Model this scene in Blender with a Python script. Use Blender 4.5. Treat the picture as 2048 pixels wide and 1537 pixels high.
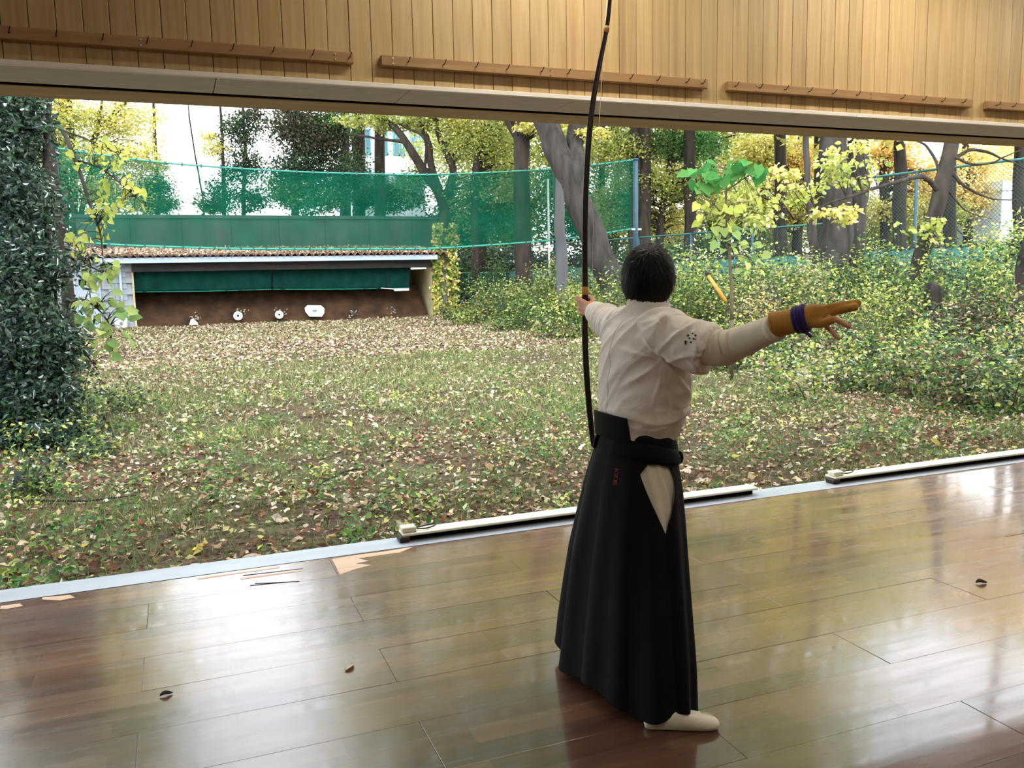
import bpy, bmesh, math, random
import numpy as np
from mathutils import Vector, Matrix, noise
from mathutils.bvhtree import BVHTree

for _o in list(bpy.data.objects):
    bpy.data.objects.remove(_o)
SC = bpy.context.scene
COL = SC.collection
random.seed(7)
RNG = np.random.default_rng(11)

# ------------------------------------------------------------------ camera
# solved from the vanishing points of the floor panels, wall boards and soffit joints
IW, IH, FPX = 2048.0, 1537.0, 1700.0
CAMZ = 1.5
MW = np.array([[0.93043798, -0.06502035, 0.36063488],
               [-0.36589163, -0.11056166, 0.92406679],
               [-0.02021075, -0.99174012, -0.12666117]])   # columns: right, down, forward
cam_d = bpy.data.cameras.new('camera')
cam_d.sensor_fit = 'HORIZONTAL'; cam_d.sensor_width = 36.0
cam_d.lens = 36.0 * FPX / IW
cam_d.clip_start = 0.05; cam_d.clip_end = 400
cam = bpy.data.objects.new('camera', cam_d); COL.objects.link(cam)
_m = Matrix(((MW[0, 0], -MW[0, 1], -MW[0, 2], 0), (MW[1, 0], -MW[1, 1], -MW[1, 2], 0),
             (MW[2, 0], -MW[2, 1], -MW[2, 2], CAMZ), (0, 0, 0, 1)))
cam.matrix_world = _m
SC.camera = cam

# ------------------------------------------------------------------ sky, exposure
wd = bpy.data.worlds.new('sky'); SC.world = wd; wd.use_nodes = True
nt = wd.node_tree; nt.nodes.clear()
_out = nt.nodes.new('ShaderNodeOutputWorld'); _bg = nt.nodes.new('ShaderNodeBackground')
_tc = nt.nodes.new('ShaderNodeTexCoord'); _sx = nt.nodes.new('ShaderNodeSeparateXYZ')
_rp = nt.nodes.new('ShaderNodeValToRGB')
_rp.color_ramp.elements[0].position = 0.0; _rp.color_ramp.elements[0].color = (0.95, 0.97, 1.0, 1)
_rp.color_ramp.elements[1].position = 0.9; _rp.color_ramp.elements[1].color = (0.80, 0.90, 1.0, 1)
nt.links.new(_tc.outputs['Generated'], _sx.inputs[0]); nt.links.new(_sx.outputs['Z'], _rp.inputs[0])
nt.links.new(_rp.outputs[0], _bg.inputs[0]); nt.links.new(_bg.outputs[0], _out.inputs[0])
_bg.inputs[1].default_value = 5.7
sun_d = bpy.data.lights.new('sun', 'SUN'); sun_d.energy = 1.0; sun_d.angle = math.radians(25); sun_d.color = (1.0, 0.97, 0.92)
sun = bpy.data.objects.new('sun', sun_d); COL.objects.link(sun)
sun.rotation_euler = (math.radians(28), math.radians(-14), 0)
SC.view_settings.view_transform = 'Standard'
SC.view_settings.look = 'None'
SC.view_settings.exposure = 0.0
SC.view_settings.gamma = 1.0
SC.view_settings.use_curve_mapping = False
SC.cycles.use_denoising = True
SC.cycles.max_bounces = 8
SC.cycles.transparent_max_bounces = 16
SC.cycles.sample_clamp_indirect = 6.0
LAMP_W = 26.0

# ------------------------------------------------------------------ helpers
def ray(px, py):
    return MW @ np.array([px - 1024.0, py - 768.5, FPX])
def at(px, py, Y):                       # world point seen at a pixel, on the plane y = Y
    r = ray(px, py); return r * (Y / r[1]) + [0, 0, CAMZ]
def atd(px, py, d):                      # the same at a distance d ahead
    r = ray(px, py); return r / FPX * d + [0, 0, CAMZ]
def sm(a, b, x):
    t = np.clip((x - a) / (b - a), 0, 1); return t * t * (3 - 2 * t)
def gz(x, y):                            # height of the ground
    x = np.asarray(x, float); y = np.asarray(y, float)
    z = -0.26 + 0.17 * sm(4.5, 32, y)
    z = z + 1.05 * sm(8.6, 18.5, x) * sm(5, 12, y) + 0.10 * sm(-1.5, -5, x)
    return z + 0.02 * np.sin(x * 1.7 + y) * np.sin(y * 1.3 - x * .6)
def srgb(r, g, b):
    def c(v):
        v /= 255.0
        return v / 12.92 if v <= .04045 else ((v + .055) / 1.055) ** 2.4
    return (c(r), c(g), c(b))

def link(o, parent=None):
    COL.objects.link(o)
    if parent is not None: o.parent = parent
    return o
def tag(o, label=None, cat=None, group=None, kind=None):
    if label: o['label'] = label
    if cat: o['category'] = cat
    if group: o['group'] = group
    if kind: o['kind'] = kind
    return o
def empty(name, loc, label=None, cat=None, group=None, kind=None):
    o = bpy.data.objects.new(name, None); o.location = loc; o.empty_display_size = 0.1
    link(o); tag(o, label, cat, group, kind); return o
def wloc(p):
    v = Vector((0, 0, 0))
    while p is not None:
        v = v + p.location; p = p.parent
    return v

def set_mesh(me, V, F, smooth=False):
    """fast mesh fill; F is a list of faces or an (n,k) array"""
    V = np.asarray(V, dtype=np.float32)
    if isinstance(F, np.ndarray):
        n, k = F.shape
        me.vertices.add(len(V)); me.vertices.foreach_set('co', V.ravel())
        me.loops.add(n * k); me.loops.foreach_set('vertex_index', F.astype(np.int32).ravel())
        me.polygons.add(n); me.polygons.foreach_set('loop_start', np.arange(0, n * k, k, dtype=np.int32))
        try: me.polygons.foreach_set('loop_total', np.full(n, k, dtype=np.int32))
        except Exception: pass
        me.update(calc_edges=True)
    else:
        me.from_pydata([tuple(v) for v in V.tolist()], [], F); me.update()
    if smooth: me.polygons.foreach_set('use_smooth', np.ones(len(me.polygons), dtype=bool))
    return me
def mobj(name, VF, mat, parent=None, smooth=False, origin=None):
    """mesh object from world-space vertices; stored relative to its parent (or to origin)"""
    V, F = VF
    V = np.asarray(V, dtype=float)
    if parent is not None: off = np.array(wloc(parent))
    elif origin is not None: off = np.array(origin, float)
    else: off = np.zeros(3)
    me = bpy.data.meshes.new(name); set_mesh(me, V - off, F, smooth)
    if mat is not None: me.materials.append(mat)
    o = bpy.data.objects.new(name, me); link(o, parent)
    if parent is None: o.location = off
    return o
class MB:
    """collects shapes into one vertex and face list"""
    def __init__(s): s.V = []; s.F = []
    def add(s, V, F):
        n = len(s.V); s.V.extend([tuple(map(float, v)) for v in V]); s.F.extend([tuple(int(i) + n for i in f) for f in F]); return s
    def box(s, x0, x1, y0, y1, z0, z1, ch=0.0):
        if ch <= 0:
            V = [(x, y, z) for z in (z0, z1) for y in (y0, y1) for x in (x0, x1)]
            return s.add(V, [(0, 2, 3, 1), (4, 5, 7, 6), (0, 1, 5, 4), (1, 3, 7, 5), (3, 2, 6, 7), (2, 0, 4, 6)])
        bm = bmesh.new(); bmesh.ops.create_cube(bm, size=1.0)
        for v in bm.verts:
            v.co = ((x0 + x1) / 2 + v.co.x * (x1 - x0), (y0 + y1) / 2 + v.co.y * (y1 - y0), (z0 + z1) / 2 + v.co.z * (z1 - z0))
        bmesh.ops.bevel(bm, geom=bm.edges[:], offset=ch, segments=1, affect='EDGES')
        bm.verts.index_update()
        s.add([v.co[:] for v in bm.verts], [[v.index for v in f.verts] for f in bm.faces]); bm.free(); return s
    def tube(s, P, R, n=8, cap=True):
        V, F = tube(P, R, n, cap); return s.add(V, F)
    def poly(s, pts, thick):
        """flat polygon thickened along vector thick"""
        n = len(pts); P = [np.array(p, float) for p in pts]; t = np.array(thick, float)
        V = P + [p + t for p in P]
        F = [tuple(range(n))[::-1], tuple(range(n, 2 * n))] + [(i, (i + 1) % n, n + (i + 1) % n, n + i) for i in range(n)]
        return s.add(V, F)
    @property
    def vf(s): return s.V, s.F
def tube(P, R, n=8, cap=True, squash=None):
    P = [np.array(p, float) for p in P]; m = len(P)
    if np.isscalar(R): R = [R] * m
    T = []
    for i in range(m):
        t = P[min(i + 1, m - 1)] - P[max(i - 1, 0)]; T.append(t / (np.linalg.norm(t) + 1e-9))
    a = np.array([1., 0, 0]) if abs(T[0][0]) < .8 else np.array([0, 1., 0])
    u = np.cross(T[0], a); u /= np.linalg.norm(u)
    V = []; F = []
    for i in range(m):
        u = u - T[i] * np.dot(u, T[i]); u /= np.linalg.norm(u) + 1e-9
        w = np.cross(T[i], u)
        for k in range(n):
            an = 2 * math.pi * k / n
            V.append(P[i] + R[i] * (math.cos(an) * u + math.sin(an) * w))
    for i in range(m - 1):
        for k in range(n):
            k2 = (k + 1) % n
            F.append((i * n + k, i * n + k2, (i + 1) * n + k2, (i + 1) * n + k))
    if cap:
        F.append(tuple(range(n))[::-1]); F.append(tuple(range((m - 1) * n, m * n)))
    return V, F
def loft(rings, cap=True, closed=True):
    m = len(rings); n = len(rings[0]); V = [p for r in rings for p in r]; F = []
    for i in range(m - 1):
        for k in range(n if closed else n - 1):
            k2 = (k + 1) % n
            F.append((i * n + k, i * n + k2, (i + 1) * n + k2, (i + 1) * n + k))
    if cap:
        F.append(tuple(range(n))[::-1]); F.append(tuple(range((m - 1) * n, m * n)))
    return V, F
def spline(P, k=6):
    """Catmull-Rom through points (any dimension)"""
    P = np.array(P, float); Q = np.vstack([2 * P[0] - P[1], P, 2 * P[-1] - P[-2]]); out = []
    for i in range(1, len(Q) - 2):
        for j in range(k):
            t = j / k; a, b, c, d = Q[i - 1], Q[i], Q[i + 1], Q[i + 2]
            out.append(.5 * (2 * b + (c - a) * t + (2 * a - 5 * b + 4 * c - d) * t * t + (3 * b - a - 3 * c + d) * t ** 3))
    out.append(P[-1]); return np.array(out)
def remesh(VF, voxel, smooth_it=4):
    """union of overlapping shapes as one continuous surface"""
    me = bpy.data.meshes.new('tmp'); me.from_pydata([tuple(v) for v in VF[0]], [], VF[1]); me.update()
    o = bpy.data.objects.new('tmp', me); COL.objects.link(o)
    m = o.modifiers.new('r', 'REMESH'); m.mode = 'VOXEL'; m.voxel_size = voxel
    if smooth_it:
        s = o.modifiers.new('s', 'SMOOTH'); s.factor = .5; s.iterations = smooth_it
    dg = bpy.context.evaluated_depsgraph_get(); e = o.evaluated_get(dg); m2 = e.to_mesh()
    V = np.empty(len(m2.vertices) * 3); m2.vertices.foreach_get('co', V); V = V.reshape(-1, 3)
    N = np.empty(len(m2.vertices) * 3); m2.vertices.foreach_get('normal', N); N = N.reshape(-1, 3)
    F = [tuple(p.vertices) for p in m2.polygons]
    e.to_mesh_clear(); bpy.data.objects.remove(o); bpy.data.meshes.remove(me)
    return V, F, N

# ------------------------------------------------------------------ materials
def new_mat(name):
    m = bpy.data.materials.new(name); m.use_nodes = True
    return m, m.node_tree, m.node_tree.nodes['Principled BSDF']
def nd(nt, t, **kw):
    n = nt.nodes.new(t)
    for k, v in kw.items(): setattr(n, k, v)
    return n
def mix(nt, a, b, fac, mode='MIX'):
    n = nt.nodes.new('ShaderNodeMix'); n.data_type = 'RGBA'; n.blend_type = mode
    for i, s in ((6, a), (7, b)):
        if hasattr(s, 'links'): nt.links.new(s, n.inputs[i])
        else: n.inputs[i].default_value = (*s, 1)
    if hasattr(fac, 'links'): nt.links.new(fac, n.inputs[0])
    else: n.inputs[0].default_value = fac
    return n.outputs[2]
def math_n(nt, op, a, b=None, clamp=False):
    n = nt.nodes.new('ShaderNodeMath'); n.operation = op; n.use_clamp = clamp
    for i, s in ((0, a), (1, b)):
        if s is None: continue
        if hasattr(s, 'links'): nt.links.new(s, n.inputs[i])
        else: n.inputs[i].default_value = s
    return n.outputs[0]
def ramp(nt, fac, stops):
    n = nt.nodes.new('ShaderNodeValToRGB'); e = n.color_ramp.elements
    while len(e) < len(stops): e.new(.5)
    for el, (p, c) in zip(e, stops): el.position = p; el.color = (*c, 1) if len(c) == 3 else c
    nt.links.new(fac, n.inputs[0]); return n.outputs[0]
def noise_n(nt, scale, detail=4, vec=None, stretch=None, coord='Object', dist=0):
    if vec is None:
        tc = nt.nodes.new('ShaderNodeTexCoord'); vec = tc.outputs[coord]
    if stretch:
        mp = nt.nodes.new('ShaderNodeMapping'); mp.inputs['Scale'].default_value = stretch
        nt.links.new(vec, mp.inputs[0]); vec = mp.outputs[0]
    n = nt.nodes.new('ShaderNodeTexNoise'); n.inputs['Scale'].default_value = scale; n.inputs['Detail'].default_value = detail
    n.inputs['Distortion'].default_value = dist
    nt.links.new(vec, n.inputs['Vector']); return n.outputs['Fac']
def bump(nt, bsdf, h, strength=.3, dist=.01):
    b = nt.nodes.new('ShaderNodeBump'); b.inputs['Strength'].default_value = strength; b.inputs['Distance'].default_value = dist
    nt.links.new(h, b.inputs['Height']); nt.links.new(b.outputs[0], bsdf.inputs['Normal'])
def noisy(name, c1, c2, scale=6, rough=.8, stretch=None, bmp=.2, bdist=.01, metal=0, detail=5, spec=.5):
    m, t, b = new_mat(name); f = noise_n(t, scale, detail, stretch=stretch)
    c = ramp(t, f, [(.3, c1), (.7, c2)]); t.links.new(c, b.inputs['Base Color'])
    b.inputs['Roughness'].default_value = rough; b.inputs['Metallic'].default_value = metal
    b.inputs['Specular IOR Level'].default_value = spec
    if bmp: bump(t, b, f, bmp, bdist)
    return m
def leaf_mat(name, trans=.4, gloss=.04, rough=.5):
    m = bpy.data.materials.new(name); m.use_nodes = True; t = m.node_tree; t.nodes.clear()
    out = t.nodes.new('ShaderNodeOutputMaterial'); at_ = t.nodes.new('ShaderNodeAttribute'); at_.attribute_name = 'col'
    d = t.nodes.new('ShaderNodeBsdfDiffuse'); tr = t.nodes.new('ShaderNodeBsdfTranslucent'); mx = t.nodes.new('ShaderNodeMixShader')
    t.links.new(at_.outputs['Color'], d.inputs[0]); t.links.new(at_.outputs['Color'], tr.inputs[0])
    mx.inputs[0].default_value = trans; t.links.new(d.outputs[0], mx.inputs[1]); t.links.new(tr.outputs[0], mx.inputs[2])
    last = mx.outputs[0]
    if gloss > 0:
        g = t.nodes.new('ShaderNodeBsdfGlossy'); g.inputs['Roughness'].default_value = rough; g.inputs[0].default_value = (1, 1, 1, 1)
        fr = t.nodes.new('ShaderNodeFresnel'); fr.inputs[0].default_value = 1.4
        mu = math_n(t, 'MULTIPLY', fr.outputs[0], gloss * 10, True)
        m2 = t.nodes.new('ShaderNodeMixShader'); t.links.new(mu, m2.inputs[0]); t.links.new(last, m2.inputs[1]); t.links.new(g.outputs[0], m2.inputs[2])
        last = m2.outputs[0]
    t.links.new(last, out.inputs[0]); return m
M = {}
M['leaf'] = leaf_mat('leaf', .42, .03)
M['leaf_gloss'] = leaf_mat('glossy_leaf', .15, .06, .38)
M['litter'] = leaf_mat('dry_leaf', .15, .0)
M['grass'] = leaf_mat('grass_blade', .3, .0)

PAL = {
 'Y': [srgb(230, 216, 116), srgb(218, 202, 96), srgb(204, 200, 104), srgb(176, 180, 88), srgb(236, 226, 152)],
 'YO': [srgb(236, 206, 116), srgb(228, 190, 98), srgb(240, 216, 140), srgb(226, 210, 120)],
 'YG': [srgb(186, 192, 92), srgb(160, 172, 78), srgb(202, 200, 108), srgb(136, 158, 74), srgb(214, 208, 128)],
 'G': [srgb(95, 130, 60), srgb(75, 112, 52), srgb(120, 148, 66), srgb(62, 98, 56)],
 'BG': [srgb(70, 140, 62), srgb(95, 158, 75), srgb(62, 124, 60), srgb(120, 170, 90)],
 'DG': [srgb(42, 66, 44), srgb(56, 82, 50), srgb(34, 54, 38), srgb(74, 92, 54)],
 'DGB': [srgb(46, 70, 46), srgb(62, 88, 52), srgb(40, 60, 40), srgb(96, 118, 62), srgb(150, 160, 84)],
 'DB': [srgb(60, 66, 44), srgb(80, 82, 50), srgb(92, 78, 56), srgb(48, 62, 42)],
 'H': [srgb(36, 58, 46), srgb(46, 72, 52), srgb(28, 46, 38), srgb(56, 84, 58)],
 'LIT': [srgb(188, 170, 148), srgb(170, 150, 128), srgb(146, 124, 104), srgb(208, 193, 172), srgb(118, 97, 80), srgb(178, 162, 136), srgb(158, 120, 100), srgb(202, 192, 158)],
 'LITD': [srgb(112, 84, 64), srgb(140, 108, 84), srgb(88, 66, 52), srgb(170, 142, 112), srgb(196, 176, 150), srgb(132, 90, 72), srgb(184, 168, 112)],
 'GR': [srgb(150, 158, 104), srgb(128, 142, 86), srgb(172, 168, 120), srgb(110, 130, 74), srgb(182, 172, 128)],
 'GRG': [srgb(92, 122, 62), srgb(112, 140, 72), srgb(130, 150, 84), srgb(78, 106, 58)],
}
def pal(name, n, jit=.18):
    P = np.array(PAL[name]); c = P[RNG.integers(0, len(P), n)]
    c = c * (1 + RNG.uniform(-jit, jit, (n, 1))) * (1 + RNG.uniform(-.06, .06, (n, 3)))
    return np.clip(c, 0, 1)
# leaf templates in (side, along, normal), triangles
TPL = {
 'diamond': (np.array([(0, 0, 0), (.5, .42, .12), (0, 1, 0), (-.5, .42, .12)]), np.array([(0, 1, 2), (0, 2, 3)])),
 'oval': (np.array([(0, 0, 0), (.4, .22, .1), (.46, .6, .08), (0, 1, -.12), (-.46, .6, .08), (-.4, .22, .1)]),
          np.array([(0, 1, 2), (0, 2, 3), (0, 3, 4), (0, 4, 5)])),
 'blade': (np.array([(-.5, 0, 0), (.5, 0, 0), (-.4, .5, .06), (.4, .5, .06), (0, 1, .32)]), np.array([(0, 1, 2), (1, 3, 2), (2, 3, 4)])),
 'heart': (np.array([(0, 0, 0), (.32, -.1, .05), (.55, .25, .1), (.36, .62, .05), (0, 1, -.12), (-.36, .62, .05), (-.55, .25, .1), (-.32, -.1, .05)]),
           np.array([(0, 1, 2), (0, 2, 3), (0, 3, 4), (0, 4, 5), (0, 5, 6), (0, 6, 7)])),
}
def unit(a): return a / (np.linalg.norm(a, axis=-1, keepdims=True) + 1e-9)
def rand_dir(n): return unit(RNG.normal(size=(n, 3)))
def leaves_np(C, D, N, L, W, tpl):
    C = np.asarray(C, float); n = len(C); T, FT = TPL[tpl]; D = unit(D); S = unit(np.cross(D, N)); N = np.cross(S, D)
    L = np.broadcast_to(L, n); W = np.broadcast_to(W, n)
    V = C[:, None, :] + (T[None, :, 0:1] * W[:, None, None]) * S[:, None, :] + (T[None, :, 1:2] * L[:, None, None]) * D[:, None, :] + (T[None, :, 2:3] * L[:, None, None]) * N[:, None, :]
    k = len(T); F = FT[None] + (np.arange(n) * k)[:, None, None]
    return V.reshape(-1, 3), F.reshape(-1, 3), k
def leaf_obj(name, C, D, N, L, W, cols, mat, parent=None, tpl='diamond', origin=None):
    V, F, k = leaves_np(C, D, N, L, W, tpl)
    o = mobj(name, (V, F), mat, parent, origin=origin)
    ca = o.data.color_attributes.new('col', 'FLOAT_COLOR', 'POINT')
    c4 = np.ones((len(C), k, 4), dtype=np.float32); c4[:, :, :3] = np.asarray(cols)[:, None, :]
    ca.data.foreach_set('color', c4.ravel()); return o
# ================================================================== the hall
def wood_board(name, c1, c2, c3, axis='Z', scale=1.0, rough=.55):
    """straight-grained softwood board, every board its own tone"""
    m, t, b = new_mat(name)
    oi = t.nodes.new('ShaderNodeObjectInfo'); tc = t.nodes.new('ShaderNodeTexCoord')
    add = t.nodes.new('ShaderNodeVectorMath'); add.operation = 'MULTIPLY_ADD'
    cmb = t.nodes.new('ShaderNodeCombineXYZ')
    for i in range(3): t.links.new(oi.outputs['Random'], cmb.inputs[i])
    t.links.new(cmb.outputs[0], add.inputs[0]); add.inputs[1].default_value = (37, 53, 71); t.links.new(tc.outputs['Object'], add.inputs[2])
    st = {'Z': (1, 1, .045), 'X': (.05, 1, 1)}[axis]
    g = noise_n(t, 38 * scale, 4, add.outputs[0], tuple(s for s in st), dist=.6)
    g2 = noise_n(t, 7 * scale, 5, add.outputs[0], tuple(s for s in st), dist=1.2)
    c = ramp(t, g, [(.3, c1), (.62, c2)])
    f2 = ramp(t, g2, [(.56, (0, 0, 0)), (.72, (1, 1, 1))])
    c = mix(t, c, c3, math_n(t, 'MULTIPLY', f2, .55))
    v = math_n(t, 'ADD', math_n(t, 'MULTIPLY', oi.outputs['Random'], .18), .90)
    cv = t.nodes.new('ShaderNodeCombineXYZ')
    for i in range(3): t.links.new(v, cv.inputs[i])
    c = mix(t, c, cv.outputs[0], 1.0, 'MULTIPLY')
    t.links.new(c, b.inputs['Base Color']); b.inputs['Roughness'].default_value = rough
    bump(t, b, g, .12, .002); return m
M['board'] = wood_board('cedar_board', srgb(206, 178, 128), srgb(190, 160, 108), srgb(160, 126, 82))
M['rack'] = wood_board('rack_wood', srgb(176, 140, 92), srgb(156, 120, 76), srgb(116, 86, 54), 'X')
def floor_mat():
    m, t, b = new_mat('floor_varnish')
    gp = t.nodes.new('ShaderNodeNewGeometry')
    br = t.nodes.new('ShaderNodeTexBrick'); br.offset = .43; br.offset_frequency = 2; br.squash = 1
    mp = t.nodes.new('ShaderNodeMapping'); mp.inputs['Location'].default_value = (.3, -4.52 + .31 * 30, 0)
    t.links.new(gp.outputs['Position'], mp.inputs[0]); t.links.new(mp.outputs[0], br.inputs['Vector'])
    br.inputs['Color1'].default_value = (0, 0, 0, 1); br.inputs['Color2'].default_value = (1, 1, 1, 1); br.inputs['Mortar'].default_value = (.2, .2, .2, 1)
    br.inputs['Scale'].default_value = 1; br.inputs['Mortar Size'].default_value = .0006; br.inputs['Bias'].default_value = 0
    br.inputs['Brick Width'].default_value = .71; br.inputs['Row Height'].default_value = .31 / 3
    g = noise_n(t, 16, 6, gp.outputs['Position'], (.09, 1.2, 1), dist=.8)
    g2 = noise_n(t, 1.6, 4, gp.outputs['Position'], (.5, 1, 1))
    fac = math_n(t, 'ADD', math_n(t, 'MULTIPLY', br.outputs[0], .42), math_n(t, 'MULTIPLY', g, .62))
    c = ramp(t, fac, [(.18, srgb(74, 50, 41)), (.5, srgb(100, 69, 53)), (.9, srgb(134, 97, 71))])
    c = mix(t, c, srgb(92, 70, 62), math_n(t, 'MULTIPLY', ramp(t, g2, [(.4, (0, 0, 0)), (.7, (1, 1, 1))]), .5))
    t.links.new(c, b.inputs['Base Color'])
    sc = noise_n(t, 9, 8, gp.outputs['Position'], (.25, 2.2, 1))
    r = ramp(t, math_n(t, 'ADD', math_n(t, 'MULTIPLY', sc, .7), math_n(t, 'MULTIPLY', g2, .4)), [(.35, (.16,) * 3), (.75, (.34,) * 3)])
    t.links.new(r, b.inputs['Roughness']); b.inputs['IOR'].default_value = 1.5
    b.inputs['Specular IOR Level'].default_value = .2; b.inputs['Coat Weight'].default_value = .72; b.inputs['Coat IOR'].default_value = 1.55
    cr = ramp(t, sc, [(.3, (.04,) * 3), (.75, (.14,) * 3)]); t.links.new(cr, b.inputs['Coat Roughness'])
    wv = noise_n(t, 5, 2, gp.outputs['Position'], (.6, 1, 1))
    bump(t, b, math_n(t, 'ADD', math_n(t, 'MULTIPLY', wv, .9), math_n(t, 'MULTIPLY', sc, .14)), .10, .02)
    return m
M['floor'] = floor_mat()
M['subfloor'] = noisy('subfloor_ply', srgb(60, 44, 34), srgb(80, 60, 44), 8, .9)
M['plaster'] = noisy('cream_plaster', srgb(206, 196, 176), srgb(218, 208, 190), 12, .9, bmp=.05)
M['soffit'] = noisy('grey_soffit_board', srgb(188, 182, 174), srgb(206, 200, 190), 34, .85, stretch=(.25, 1, 1), bmp=.1, bdist=.003)
M['soffit_outer'] = noisy('outer_soffit_board', srgb(158, 136, 98), srgb(182, 158, 116), 12, .8, stretch=(.12, 1, 1), bmp=.1)
M['lip'] = noisy('pale_edge_wood', srgb(244, 238, 222), srgb(252, 248, 238), 20, .6, stretch=(.2, 1, 1), bmp=.05)
M['dark'] = noisy('dark_gap', srgb(14, 12, 11), srgb(22, 19, 17), 10, .95, bmp=0, spec=.1)
M['iron'] = noisy('dark_iron', srgb(44, 36, 32), srgb(66, 54, 46), 60, .5, metal=.7, bmp=0)
M['steel'] = noisy('bright_steel', srgb(190, 188, 182), srgb(210, 208, 204), 60, .3, metal=1, bmp=0)
M['alu'] = noisy('aluminium_sill', srgb(146, 150, 155), srgb(166, 170, 175), 5, .5, stretch=(.3, 1, 1), metal=.3, bmp=.03)
M['rail'] = noisy('cream_rail', srgb(206, 202, 178), srgb(226, 222, 202), 14, .5, stretch=(.1, 1, 1), bmp=.05)
M['bare'] = noisy('bare_wood', srgb(186, 150, 120), srgb(204, 172, 142), 30, .7, stretch=(.1, 1, 1), bmp=.1)

# floor: separate panels in half-bond rows
ROW, LEN, Y0 = .31, 1.77, 4.52
flo = mobj('floor', MB().box(-4.5, 10, -4, 4.52, -.30, -.0145).vf, M['subfloor'], origin=(0, 0, 0)); tag(flo, kind='structure')
pm = {}
def panel_mesh(lx):
    k = round(lx, 2)
    if k not in pm:
        me = bpy.data.meshes.new('floor_panel'); v, f = MB().box(-lx / 2, lx / 2, -ROW / 2, ROW / 2, -.014, 0, .0011).vf
        set_mesh(me, v, f); me.materials.append(M['floor']); pm[k] = me
    return pm[k]
row = 0
while True:
    y1 = Y0 - ROW * row; yc = y1 - ROW / 2
    if y1 < -3.6: break
    ph = .675 if row % 2 == 0 else -.215
    k0 = math.floor((-4.4 - ph) / LEN) + 1; x = ph + k0 * LEN
    while x < 9.9 - .2:
        x1 = min(x + LEN, 9.95); lx = x1 - x - .0012
        if lx > .2:
            o = bpy.data.objects.new('floor_panel', panel_mesh(lx)); link(o, flo)
            o.location = ((x + x1) / 2, yc, 0)
            o.rotation_euler = (math.radians(random.gauss(0, .10)), math.radians(random.gauss(0, .035)), 0)
        x = x1
    row += 1
# bare worn patches by the sill
def patch(pts):
    P = [(*(ray(px, py) * (-CAMZ / ray(px, py)[2]))[:2], .0006) for px, py in pts]
    b = MB().poly(P, (0, 0, .0005)); tag(mobj('worn_patch', b.vf, M['bare'], flo), 'bare pale worn patch of floor wood')
patch([(664, 1119), (720, 1110), (770, 1104), (828, 1094), (800, 1106), (750, 1113), (716, 1118), (738, 1123), (712, 1128), (742, 1131), (708, 1140), (680, 1150)])
patch([(480, 1157), (540, 1149), (605, 1141), (604, 1143), (540, 1152), (482, 1160)])
patch([(395, 1157), (470, 1146), (560, 1134), (556, 1137), (470, 1149), (396, 1160)])
patch([(85, 1196), (140, 1191), (150, 1196), (120, 1202), (84, 1200)])
patch([(2, 1213), (40, 1208), (46, 1213), (14, 1219), (0, 1219)])
def crack(a, b_, w=1.6):
    (x0, y0), (x1, y1) = a, b_
    P = [(*(ray(px, py) * (-CAMZ / ray(px, py)[2]))[:2], .0005) for px, py in ((x0, y0 - w / 2), (x1, y1 - .3), (x1, y1 + .3), (x0, y0 + w / 2))]
    mobj('floor_crack', MB().poly(P, (0, 0, .0005)).vf, M['dark'], flo)
crack((510, 1168), (600, 1164)); crack((500, 1172), (598, 1163)); crack((486, 1152), (606, 1138))

# aluminium sill with the rails lying on it
sill = mobj('trim_1', MB().box(-4.5, 10, 4.522, 4.735, -.34, -.004, .003).box(-4.5, 10, 4.522, 4.532, -.01, .002).vf, M['alu'], origin=(0, 0, 0)); tag(sill, kind='structure')
def rail(x0, x1, label, block):
    r = empty('sill_rail', (x0, 4.655, -.004), label, 'rail')
    mobj('rail_top', MB().box(x0, x1, 4.615, 4.725, .030, .046, .004).vf, M['rail'], r)
    mobj('rail_gap_shade', MB().box(x0 + .05, x1 - .02, 4.65, 4.705, -.003, .030).vf, M['dark'], r)  # solid dark box standing in for the shaded gap under the rail
    mobj('rail_end', MB().box(x0 - .02, x0 + .04, 4.61, 4.70, -.003, .030, .006).vf, M['iron' if block else 'rail'], r)
    if block:
        mobj('stop_block', MB().box(x0, x0 + .085, 4.63, 4.70, .0462, .078, .005).vf, M['rail'], r)
        pts = [(x0 + .085, 4.66, .056), (x0 + .15, 4.652, .054), (x0 + .20, 4.665, .06), (x0 + .215, 4.69, .062), (x0 + .18, 4.70, .06), (x0 + .12, 4.69, .056), (x0 + .085, 4.685, .056)]
        mobj('wire_loop', tube(spline(pts, 5), .0045, 6), M['iron'], r, True)
rail(1.115, 3.57, 'cream rail with painted dark gap on the sill, passing behind the archer', True)
rail(4.23, 8.4, 'cream rail on the sill at the right end, past the archer', True)

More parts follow.
